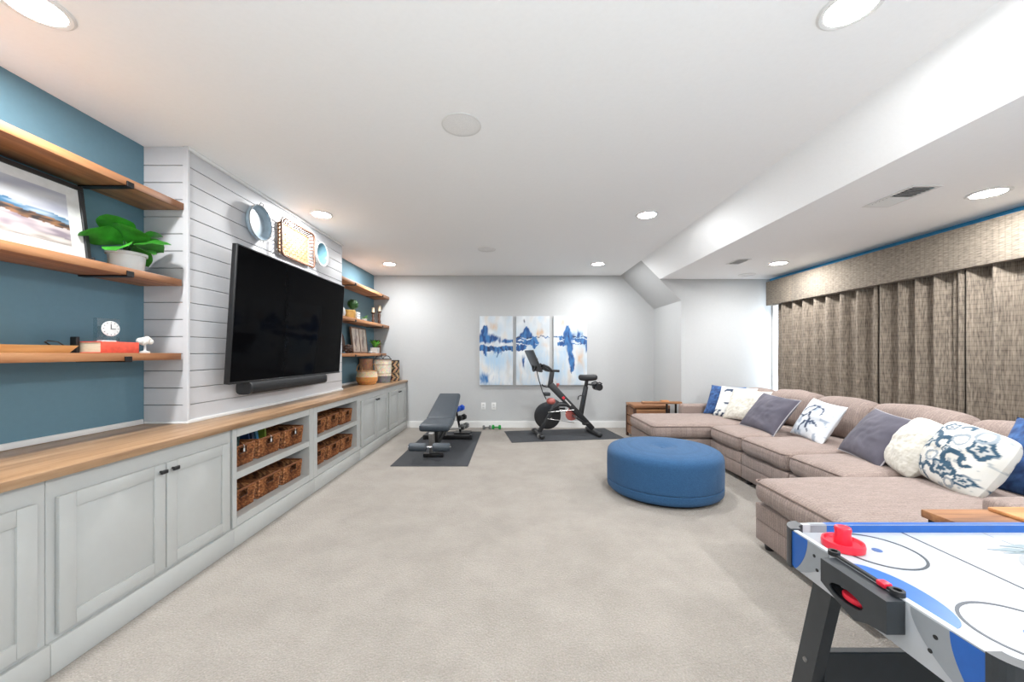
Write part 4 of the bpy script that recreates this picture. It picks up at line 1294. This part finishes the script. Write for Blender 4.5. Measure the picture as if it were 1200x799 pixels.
# back frame and back cushions
MB().box(3.13, SX1, 1.60, 5.02, .05, .66, .04, 3).build('back_frame', M_sofa, so)
def bcush(y0, y1, zt, tilt=12, x=2.98, th=.21):
    h = zt - SZ
    def f(p, u, v, w):
        p.z += -.02 * abs(v) ** 3 * (w > 0) + .010 * nz(p.x * 5 + y0 * 3, p.y * 6, p.z * 5)
        p.x += .05 * (w + 1) / 2 * .3 - .02 * (1 - v * v) * (1 - w * w) + .018 * nz(p.x * 4 + y0, p.y * 7, p.z * 7)
        return p
    MB().cushion(-th / 2, th / 2, y0 - (y0 + y1) / 2, y1 - (y0 + y1) / 2, 0, h, .075, .02, fn=f, nseg=16,
                 M=Tm(x, (y0 + y1) / 2, SZ - .01) @ Rm(R(tilt), 'Y')).build('back_cushion', M_sofa, so, smooth=60)
bcush(4.42, 4.94, .77)
bcush(3.79, 4.41, .80)
bcush(3.20, 3.78, .795)
bcush(2.52, 3.19, .80)
bcush(1.80, 2.51, .785)
# low arms on the outer sides of both chaises, with a back cushion on the far one
MB().cushion(2.17, SX1, 4.92, 5.05, .05, .535, .035, .005, nseg=10).build('arm', M_sofa, so, smooth=60)
MB().cushion(2.17, SX1, 1.66, 1.79, SZ - .02, .530, .03, .005, nseg=10).build('arm', M_sofa, so, smooth=60)
MB().cushion(2.62, 2.95, 4.70, 4.88, SZ - .01, .745, .07, .02, nseg=12).build('back_cushion', M_sofa, so, smooth=60)
for x, y in ((1.56, 2.33), (1.95, 1.70), (1.56, 4.16), (1.56, 4.84), (2.16, 3.5), (2.16, 2.95), (2.16, 4.04), (3.2, 1.7), (3.2, 4.9), (3.2, 3.3)):
    MB().lathe([(0, 0), (.024, 0), (.03, .046), (0, .046)], (x, y, 0), 14).build('foot', M_black, so)

# ------------------------------------------------------------------ throw pillows
def pillow(label, loc, yaw, lean, roll, w, h, t, cf, m=None, piping=None, wr=.012, name='throw_pillow', seed=1.0, N=34, pinch=.07, corner=0.0):
    o = thing(name, label, 'pillow', loc, (R(-lean), R(roll), R(yaw)), group='throw pillows on the sofa', local=True)
    mb = MB()
    def shape(sgn):
        def fn(a, b):
            u = a * 2 - 1; v = b * 2 - 1
            x = w / 2 * u * (1 - pinch * (1 - v * v) * abs(u) - corner * v ** 4 * abs(u)); zz = h / 2 * v * (1 - pinch * (1 - u * u) * abs(v) - corner * u ** 4 * abs(v))
            e = max(0, (1 - u * u) * (1 - v * v))
            y = sgn * t / 2 * e ** .42
            k = e ** .5
            y += sgn * wr * k * (nz(u * 2.4 + seed, v * 2.4, seed * 3.3) + .5 * nz(u * 6 + seed, v * 5, 8.1))
            return (x, y, zz)
        return fn
    dye = lambda a, b: tuple(x * .84 for x in cf(a, b)[:3]) + (1,)
    mb.grid(shape(-1), N, N, cfn=dye)
    mb.grid(shape(1), N, N, cfn=dye)
    mb.build('cover', m or M_cloth, o, smooth=80)
    if piping:
        pts = []
        for q in range(48):
            s = q / 12.0; k = int(s); fr_ = (s - k) * 2 - 1
            u, v = ((fr_, -1), (1, fr_), (-fr_, 1), (-1, -fr_))[k]
            pts.append((w / 2 * u * (1 - .07 * (1 - v * v) * abs(u)), 0, h / 2 * v * (1 - .07 * (1 - u * u) * abs(v))))
        MB().tube(pts, .0045, 5, closed=True).build('piping', piping, o)
    return o

def c_blue(a, b):
    return mixc(S(22, 52, 104), S(66, 110, 168), .45 + .8 * nz(a * 12, b * 12, 4) + .5 * nz(a * 30, b * 30, 7))
def c_grey(a, b):
    return mixc(S(78, 75, 88), S(100, 96, 108), .5 + nz(a * 3, b * 3, 2))
def c_cream(a, b):
    return mixc(S(206, 200, 186), S(236, 232, 222), .5 + 1.3 * nz(a * 22, b * 22, 5))
def c_scroll(a, b):
    c = mixc(S(226, 226, 220), S(240, 240, 236), .5 + nz(a * 4, b * 4, 9))
    x, y = a - .34, b - .55
    r_ = math.hypot(x * 1.2, y); th = math.atan2(y, x)
    if .06 < r_ < .36 and abs(((r_ * 14 - th) % 6.28) - 3.1) < 1.1 and nz(a * 5, b * 5, 1) > -.2: c = S(48, 66, 96)
    if b < .2 and nz(a * 14, b * 14, 3) > .05: c = S(52, 66, 92)
    return c
def c_brush(a, b):
    c = mixc(S(216, 222, 230), S(238, 240, 243), .5 + nz(a * 3, b * 3, 6))
    def arc(cx, cy, r0, wd, a0, a1):
        th = math.degrees(math.atan2(b - cy, a - cx)) % 360
        rr = math.hypot(a - cx, b - cy)
        return a0 < th < a1 and abs(rr - r0 + .05 * nz(th * .03, cx * 9, 0)) < wd * (.6 + .8 * abs(nz(th * .05, cy * 7, 3)))
    dk = S(44, 62, 92)
    if arc(.45, .52, .30, .030, 20, 170) or arc(.75, .62, .33, .035, 150, 240) or arc(.58, .16, .26, .032, 40, 190) or arc(.2, .66, .18, .03, 200, 330) or arc(.62, .30, .13, .035, 90, 260): c = dk
    elif nz(a * 7, b * 7, 11) > .38: c = mixc(c, S(110, 136, 168), .6)
    return c
def c_ikat(a, b):
    c = mixc(S(222, 218, 208), S(240, 238, 232), .5 + nz(a * 3, b * 3, 2))
    dk = S(52, 88, 112); gy = S(150, 160, 168)
    wob = .03 * nz(a * 9, b * 9, 5)
    def blob(cx, cy, rx, ry, rot, inner=True):
        nonlocal c
        ca, sa = math.cos(R(rot)), math.sin(R(rot))
        x = (a - cx) * ca + (b - cy) * sa; y = -(a - cx) * sa + (b - cy) * ca
        q = math.hypot(x / rx, y / ry) + wob * 6 + .12 * math.sin(math.atan2(y, x) * 5)
        if q < 1 and (q > .62 or q < .3): c = dk
        elif q < 1: c = mixc(c, gy, .35)
    def ring(cx, cy, r0, wd, col, a0=0, a1=360):
        nonlocal c
        rr = math.hypot(a - cx, b - cy) + wob; th = math.degrees(math.atan2(b - cy, a - cx)) % 360
        if abs(rr - r0) < wd and a0 <= th <= a1: c = col
    blob(.22, .56, .11, .26, -28); blob(.62, .24, .17, .12, 18); blob(.3, .86, .1, .07, 0); blob(.85, .7, .12, .15, 20)
    ring(.45, .60, .085, .028, dk, 0, 280); ring(.68, .42, .11, .032, dk, 20, 300); ring(.82, .43, .06, .025, dk, 100, 360)
    ring(.42, .36, .07, .018, gy); ring(.60, .72, .08, .018, gy); ring(.78, .88, .1, .02, gy); ring(.12, .18, .07, .022, dk); ring(.3, .14, .05, .015, gy)
    ring(.5, .9, .06, .02, dk, 0, 200); blob(.2, .22, .12, .08, -20); blob(.88, .2, .1, .08, 30); ring(.44, .12, .09, .026, dk, 30, 260); ring(.1, .82, .08, .03, dk, 200, 420)
    ring(.75, .1, .06, .018, gy); ring(.06, .5, .06, .018, gy); blob(.55, .52, .06, .06, 0)
    if nz(a * 16, b * 16, 4) > .42: c = mixc(c, gy, .7)
    return c
M_knit = attr_mat('knit_cloth', 0.95, 0.9, 70, sheen=0.2)
PZ = SZ + .018
pillow('dark blue textured throw pillow leaning on the far sofa arm, leftmost pillow', (2.59, 4.70, PZ + .165), -56, 30, 0, .42, .40, .12, c_blue, seed=1.3)
pillow('white throw pillow with a navy scroll motif behind the cream pillow in the far corner', (2.60, 4.50, PZ + .165), -58, 30, 0, .42, .41, .12, c_scroll, seed=2.1)
pillow('cream fluffy throw pillow in the far corner of the sofa', (2.62, 4.30, PZ + .160), -64, 32, 0, .44, .39, .14, c_cream, M_knit, seed=3.7)
pillow('plum grey throw pillow with light piping beside the cream pillow in the far corner', (2.53, 3.80, PZ + .150), -86, 38, 3, .48, .42, .15, c_grey, piping=mat('pale_piping', S(170, 166, 170), .8), seed=4.4)
pillow('white throw pillow with navy brush strokes between the two plum grey pillows', (2.665, 3.36, PZ + .152), -96, 30, 4, .42, .38, .13, c_brush, seed=5.2)
pillow('plum grey throw pillow with light piping beside the cream knit pillow', (2.58, 2.72, PZ + .150), -104, 36, 3, .46, .40, .16, c_grey, piping=mat('pale_piping', S(170, 166, 170)), seed=6.9)
pillow('cream knitted throw pillow next to the large blue patterned pillow', (2.555, 2.435, PZ + .150), -114, 32, 5, .36, .38, .19, c_cream, M_knit, seed=7.7, pinch=0, corner=.08)
pillow('large white throw pillow with blue ikat flowers at the near end of the sofa', (2.52, 2.15, PZ + .155), -106, 28, 6, .44, .38, .22, c_ikat, seed=8.3, N=70, pinch=0, corner=.08)
pillow('deep blue textured throw pillow at the right edge behind the patterned pillow', (2.80, 1.98, PZ + .165), -88, 26, 4, .46, .44, .15, c_blue, seed=9.1)

# ================================================================== SIDE TABLES
def side_table(x0, x1, y0, y1, z1, th, label, legs, name='side_table'):
    t = thing(name, label, 'side table', ((x0 + x1) / 2, (y0 + y1) / 2, 0), group='wooden side tables')
    MB().box(x0, x1, y0, y1, z1 - th, z1, .005, 2).build('table_top', M_tablewood, t)
    if legs == 'c':
        for y in (y0 + .03, y1 - .03):
            f = MB()
            f.box(x1 - .05, x1 - .03, y - .01, y + .01, .02, z1 - th, .002, 1)
            f.box(x0 + .02, x1 - .03, y - .01, y + .01, 0, .02, .002, 1)
            f.box(x0 + .05, x1 - .03, y - .01, y + .01, z1 - th - .016, z1 - th, .002, 1)
            f.build('leg_frame', M_blackmetal, t)
    else:
        for x in (x0 + .03, x1 - .03):
            for y in (y0 + .03, y1 - .03):
                MB().box(x - .016, x + .016, y - .016, y + .016, 0, z1 - th, .002, 1).build('leg', M_blackmetal, t)
    return t
t = thing('side_table', 'narrow wooden slab table on thin black legs behind the far end of the sofa', 'side table', (1.95, 5.11, 0), group='wooden side tables')
MB().box(1.72, 2.24, 5.07, 5.152, .520, .550, .005, 2).build('table_top', M_tablewood, t)
for x in (2.05, 2.17):
    MB().box(x - .011, x + .011, 5.10, 5.122, 0, .520, .002, 1).build('leg', M_blackmetal, t)
MB().box(1.74, 2.18, 5.098, 5.124, .0, .016, .002, 1).build('foot_bar', M_blackmetal, t)
t = thing('crate_table', 'low thick wooden crate table standing behind the slab table by the sofa', 'side table', (1.88, 5.43, 0), group='wooden side tables')
MB().box(1.655, 2.15, 5.24, 5.62, .438, .480, .006, 2).build('table_top', M_tablewood, t)
for q in range(3):
    MB().box(1.69, 2.115, 5.250, 5.266, .05 + q * .13, .165 + q * .13, .004, 1).build('slat', M_tablewood, t)
    MB().box(1.69, 2.115, 5.594, 5.610, .05 + q * .13, .165 + q * .13, .004, 1).build('slat', M_tablewood, t)
for x in (1.672, 2.133):
    for y in (5.258, 5.602):
        MB().box(x - .017, x + .017, y - .017, y + .017, 0, .438, .003, 1).build('leg', M_darkwood, t)
    for q in range(3):
        MB().box(x - .007, x + .007, 5.275, 5.585, .05 + q * .13, .165 + q * .13, .004, 1).build('slat', M_tablewood, t)
nt_ = side_table(1.64, 2.45, 1.26, 1.545, .565, .032, 'wooden side table on black legs between the sofa and the game table', 'post')
tag(MB().box(-.07, .07, -.13, .13, 0, .014, .003, 1).build('coaster_board', M_tablewood2, loc=(0, 0, 0)), 'flat orange wooden board lying on the near side table', 'board').location = (1.96, 1.40, .5655)
tag(MB().box(-.05, .05, -.03, .03, 0, .016, .003, 1).build('coaster_board', M_tablewood2, loc=(0, 0, 0)), 'small wooden block lying on the narrow far side table', 'board').location = (2.02, 5.11, .5505)

# ================================================================== CURTAINS AND VALANCE
VX, VZ0, VZ1 = 3.335, 1.818, 2.128
va = thing('valance', 'long brown woven fabric valance box above the window curtains', 'valance', (3.4, 2.6, VZ0))
ys = [5.06, 4.60, 2.30, 0.10, -2.2]
for a, b in zip(ys, ys[1:]):
    MB().box(VX, XR - .002, b + .0015, a - .0015, VZ0, VZ1, .004, 2).build('fabric_panel', M_valance, va)
def curtain(y0, y1, seed, label, gathers):
    Lr = y1 - y0
    def fn(u, v):
        y = y0 + u * Lr
        z = .02 + v * (VZ0 + .06 - .02)
        amp = .036
        ph = u * gathers * 2 * PI + .5 * math.sin(u * 9 + seed) + .12 * nz(u * 6, v * 1.5, seed)
        fold = math.sin(ph)
        x = 3.402 - amp * (abs(fold) ** .75) * (1 if fold > 0 else -1) + .006 * nz(u * 22, v * 3, seed + 4)
        y += .018 * math.sin(ph * 1.0 + 1.2) * (1 - .25 * v)
        return (x, y, z)
    t = thing('curtain', label, 'curtain', (3.40, (y0 + y1) / 2, .02), group='brown woven curtains')
    mb = MB(); mb.grid(fn, int(gathers * 16), 14)
    o = mb.build('cloth', M_curtain, t, smooth=80)
    sm = o.modifiers.new('thickness', 'SOLIDIFY'); sm.thickness = .003
    MB().cyl((3.402, y0, VZ0 + .09), (3.402, y1, VZ0 + .09), .008, seg=10).build('rail', M_blackmetal, t)
curtain(3.54, 4.93, 1.0, 'brown woven curtain panel at the far end of the window beside the white alcove wall', 8)
curtain(2.86, 3.62, 2.0, 'narrow brown woven curtain panel in the middle of the window behind the sofa', 5)
curtain(1.50, 2.95, 3.5, 'brown woven curtain panel nearest the camera, reaching the right edge', 9)
curtain(0.20, 1.55, 5.0, 'brown woven curtain panel outside the right edge of the photo', 7)

# ================================================================== AIR HOCKEY TABLE
AX0, AX1, AY0, AY1 = .855, 2.085, .640, 1.222
AZ = .652; SURF = .628; AB = .545
ah = thing('air_hockey_table', 'white and blue air hockey table with black corners and goal box', 'game table', (1.47, .94, 0))
M_ahw = mat('hockey_white', S(180, 182, 186), 0.35, var=0.01)
M_ahs = mat('hockey_surface', S(164, 168, 174), 0.42, var=0.015)
M_ahb = mat('hockey_blue', S(28, 92, 172), 0.35, var=0.05)
M_ahg = mat('hockey_grey', S(144, 148, 152), 0.4, var=0.04)
M_ahk = mat('hockey_black', S(46, 50, 54), 0.4, var=0.06)
M_ahl = mat('hockey_line', S(44, 52, 62), 0.4)
M_ahr = mat('hockey_red', S(222, 36, 58), 0.3, var=0.04)
MB().box(AX0 + .012, AX1 - .012, AY0 + .012, AY1 - .012, AB, SURF).build('playing_surface', M_ahs, ah, smooth=0)
CR = .05
rw = .016
for nm, bx_ in (('side_rail', (AX0 + CR, AX1 - CR, AY1 - rw, AY1)), ('side_rail', (AX0 + CR, AX1 - CR, AY0, AY0 + rw)),
                ('end_rail', (AX0, AX0 + rw, AY0 + CR, AY1 - CR)), ('end_rail', (AX1 - rw, AX1, AY0 + CR, AY1 - CR))):
    ro = MB().box(bx_[0], bx_[1], bx_[2], bx_[3], AB - .006, AZ, .003, 2).build(nm, M_ahw, ah)
    if nm == 'side_rail':
        s = 1 if bx_[3] > .94 else -1
        yy = bx_[2] - .0012 if s > 0 else bx_[3]
        xa, xb = AX0 + .13, AX1 - .13
        MB().box(xa, xb, yy, yy + .0012, SURF, AZ - .002).box(xa, xb, bx_[2] + .001, bx_[3] - .001, AZ, AZ + .0008).build('blue_strip', M_ahb, ro, smooth=0)
        MB().box(xa - .05, xa, yy, yy + .0012, SURF, AZ - .002).box(xa - .05, xa, bx_[2] + .001, bx_[3] - .001, AZ, AZ + .0008).build('grey_strip', M_ahg, ro, smooth=0)
    else:
        s = 1 if bx_[1] > 1.4 else -1
        xo = bx_[1] if s > 0 else bx_[0] - .0012
        for sd in (1, -1):
            ya = AY1 - CR if sd > 0 else AY0 + CR
            def arcpoly(w0, w1, n=10):
                top = [(ya - sd * (w0 + (w1 - w0) * math.sin(PI / 2 * (1 - q / n)) ** .8), AZ - .004 - (AZ - AB) * q / n) for q in range(n + 1)]
                return [(ya, AZ - .004)] + top + [(ya, AB + .001)]
            MB().prism(arcpoly(.03, .135), 'x', xo, xo + .0012).build('grey_decal', M_ahg, ro, smooth=0)
            MB().prism(arcpoly(.012, .06), 'x', xo - .0006 * (s < 0), xo + .0012 + .0006 * (s > 0)).build('blue_decal', M_ahb, ro, smooth=0)
            for dy, dz in ((.085, .035), (.095, .07)):
                MB().lathe([(0, 0), (.0045, 0), (.0045, .002), (0, .002)], seg=12, M=Tm(xo + (.0012 if s > 0 else -.0012), ya - sd * dy, AZ - dz) @ Rm(R(90), 'Y')).build('screw_cap', M_black, ro)
# rounded black corners
for (cxx, cyy, a0) in ((AX0 + CR, AY1 - CR, 90), (AX1 - CR, AY1 - CR, 0), (AX0 + CR, AY0 + CR, 180), (AX1 - CR, AY0 + CR, 270)):
    po = [(cxx + (CR + .006) * math.cos(R(a0 + k * 9)), cyy + (CR + .006) * math.sin(R(a0 + k * 9))) for k in range(11)]
    pi_ = [(cxx + (CR - .024) * math.cos(R(a0 + k * 9)), cyy + (CR - .024) * math.sin(R(a0 + k * 9))) for k in range(11)]
    mb = MB()
    for k in range(10):
        mb.prism([po[k], po[k + 1], pi_[k + 1], pi_[k]], 'z', AB - .008, AZ + .003)
    mb.build('corner_guard', M_ahk, ah, smooth=50)
# markings on the playing surface
def ring_mark(nm, cxx, cyy, r0, r1, m, z=SURF):
    MB().lathe([(r0, 0), (r1, 0), (r1, .0007), (r0, .0007), (r0, 0)] if r0 > 0 else [(0, .0007), (r1, .0007), (r1, 0), (0, 0)], (cxx, cyy, z + .0002), 48).build(nm, m, ah, smooth=0)
for cxx in (1.04, 1.90):
    for cyy in (1.096, .768):
        ring_mark('face_off_circle', cxx, cyy, .096, .1025, M_ahl)
        ring_mark('face_off_dot', cxx, cyy, 0, .012, mat('hockey_navy', S(58, 92, 150), 0.4))
for x in (1.22, 1.72): MB().box(x - .0026, x + .0026, AY0 + rw, AY1 - rw, SURF + .0002, SURF + .0009).build('zone_line', M_ahl, ah, smooth=0)
for q in range(12):
    y = AY0 + rw + .012 + q * .046
    MB().box(1.4685, 1.4715, y, y + .026, SURF + .0002, SURF + .0009).build('centre_dash', M_ahg, ah, smooth=0)
ring_mark('centre_disc', 1.47, .94, 0, .14, M_ahg)
for (a, b, c_, d_) in ((1.36, 1.10, 1.62, 1.04), (1.38, 1.08, 1.66, 1.05), (1.42, 1.12, 1.60, 1.07)):
    MB().prism([(a, b), (c_, d_), (c_ - .02, d_ + .02), (a + .07, b + .008)], 'z', SURF + .0002, SURF + .0012).build('swoosh_mark', mat('swoosh', S(120, 136, 142), 0.4), ah, smooth=0)
for sx, xg in ((1, AX0 + rw), (-1, AX1 - rw)):
    MB().prism([(max(0, .03 + .066 * math.cos(2 * PI * q / 48)) * sx + xg, .905 + .122 * math.sin(2 * PI * q / 48)) for q in range(-14, 15)], 'z', SURF + .0002, SURF + .0009).build('goal_crease', M_ahb, ah, smooth=0)
# goal box on the near end with slot, puck and score slider
gy0, gy1 = .835, 1.014
gx0 = AX0 - .042
gb = MB()
outl = [(gy0, AZ - .002), (gy1, AZ - .002), (gy1, AZ - .062), (gy1 - .05, AZ - .082), (gy1 - .10, AZ - .098), (gy0 + .045, AZ - .082), (gy0, AZ - .074)]
sl = [(gy1 - .055 - .048 * math.cos(2 * PI * q / 16) * 1.0 - .02, AZ - .055 + .017 * math.sin(2 * PI * q / 16)) for q in range(16)]
bm = bmesh.new()
ov = [bm.verts.new((0, p[0], p[1])) for p in outl]; iv = [bm.verts.new((0, p[0], p[1])) for p in sl]
oe = [bm.edges.new((ov[i], ov[(i + 1) % len(ov)])) for i in range(len(ov))]; ie = [bm.edges.new((iv[i], iv[(i + 1) % len(iv)])) for i in range(len(iv))]
bmesh.ops.triangle_fill(bm, edges=oe + ie, use_beauty=True)
bm.verts.index_update()
fv = [v.co.copy() for v in bm.verts]; ff = [tuple(v.index for v in f.verts) for f in bm.faces]; bm.free()
ff = [f for f in ff if not (abs(sum(fv[i].y for i in f) / 3 - (gy1 - .075)) < .03 and abs(sum(fv[i].z for i in f) / 3 - (AZ - .055)) < .008 and all(i >= len(outl) for i in f))]
for dx in (gx0, gx0 + .004): gb.add([(dx, p.y, p.z) for p in fv], ff)
for ring, rev in ((range(len(outl)), 0), (range(len(outl), len(fv)), 1)):
    ring = list(ring)
    for q in range(len(ring)):
        a, b = fv[ring[q]], fv[ring[(q + 1) % len(ring)]]
        far = AX0 - .0014 if not rev else gx0 + .004
        gb.add([(gx0, a.y, a.z), (gx0, b.y, b.z), (far, b.y, b.z), (far, a.y, a.z)], [(0, 1, 2, 3)])
gbo = gb.build('goal_box', M_ahk, ah, smooth=40)
MB().box(gx0 + .012, AX0 - .002, gy1 - .13, gy1 - .02, AZ - .072, AZ - .068).build('slot_floor', M_black, gbo)
scr = MB().box(AX0 - .004, AX0 + .008, gy0 + .02, gy1 + .008, AZ + .001, AZ + .007, .002, 1)
for y in (gy0 + .02, gy1 + .01):
    scr.lathe([(.008, 0), (.0135, 0), (.0135, .011), (.008, .011), (.008, 0)], (AX0 + .002, y, AZ + .001), 14)
so_ = scr.build('score_rail', M_black, ah)
MB().box(AX0 - .008, AX0 + .012, gy0 + .04, gy0 + .062, AZ - .0, AZ + .012, .003, 2).build('score_slider', M_ahr, so_)
# legs: splayed boards, with a stretcher panel on each long side
for xl in (.90, 2.04):
    for sd, yt in ((1, 1.075), (-1, .80)):
        p0 = Vector((xl, yt + sd * 0, .545)); p1 = Vector((xl, yt + sd * .13, 0.0))
        vs = []
        wx, wy = .034, .066
        s_ = 1 if xl < 1.4 else -1
        for p in (p0, p1):
            for dx, dy in ((0, 0), (s_ * wx, 0), (s_ * wx, sd * wy), (0, sd * wy)):
                vs.append(p + Vector((dx, dy, 0)))
        MB().add(vs, [(0, 1, 2, 3), (7, 6, 5, 4), (0, 4, 5, 1), (1, 5, 6, 2), (2, 6, 7, 3), (3, 7, 4, 0)]).build('leg', M_ahk, ah, smooth=0)
        MB().lathe([(0, 0), (.008, 0), (.007, .004), (0, .005)], seg=12, M=Tm(xl - (.0003 if s_ > 0 else -.0003), yt + sd * .105, .25) @ Rm(R(-90 if s_ > 0 else 90), 'Y')).build('bolt', M_steel, ah)
for sd, yt in ((1, 1.16), (-1, .70)):
    MB().box(.935, 2.005, yt - .012, yt + .012, .18, .295, .003, 1).build('stretcher', M_ahk, ah)
pk = thing('puck', 'red puck resting in the slot of the goal box', 'puck', (AX0 - .022, gy1 - .075, AZ - .068), local=True)
MB().lathe([(0, 0), (.026, 0), (.028, .003), (.028, .010), (.026, .013), (0, .013)], seg=28, M=Matrix.Scale(.5, 4, (1, 0, 0))).build('disc', M_ahr, pk)
ml = thing('pusher', 'red round pusher with a knob handle standing on the hockey table', 'pusher', (.957, 1.113, SURF + .001), local=True)
MB().lathe([(0, .012), (.040, .012), (.044, .020), (.049, .020), (.051, .012), (.050, 0), (0, 0)], seg=36).build('base', M_ahr, ml)
MB().lathe([(.022, .012), (.020, .03), (.019, .042), (.021, .052), (.019, .058), (.012, .060), (0, .058)], seg=28).build('handle', M_ahr, ml)

for o in LOCALS:
    if '_local' in o: del o['_local']
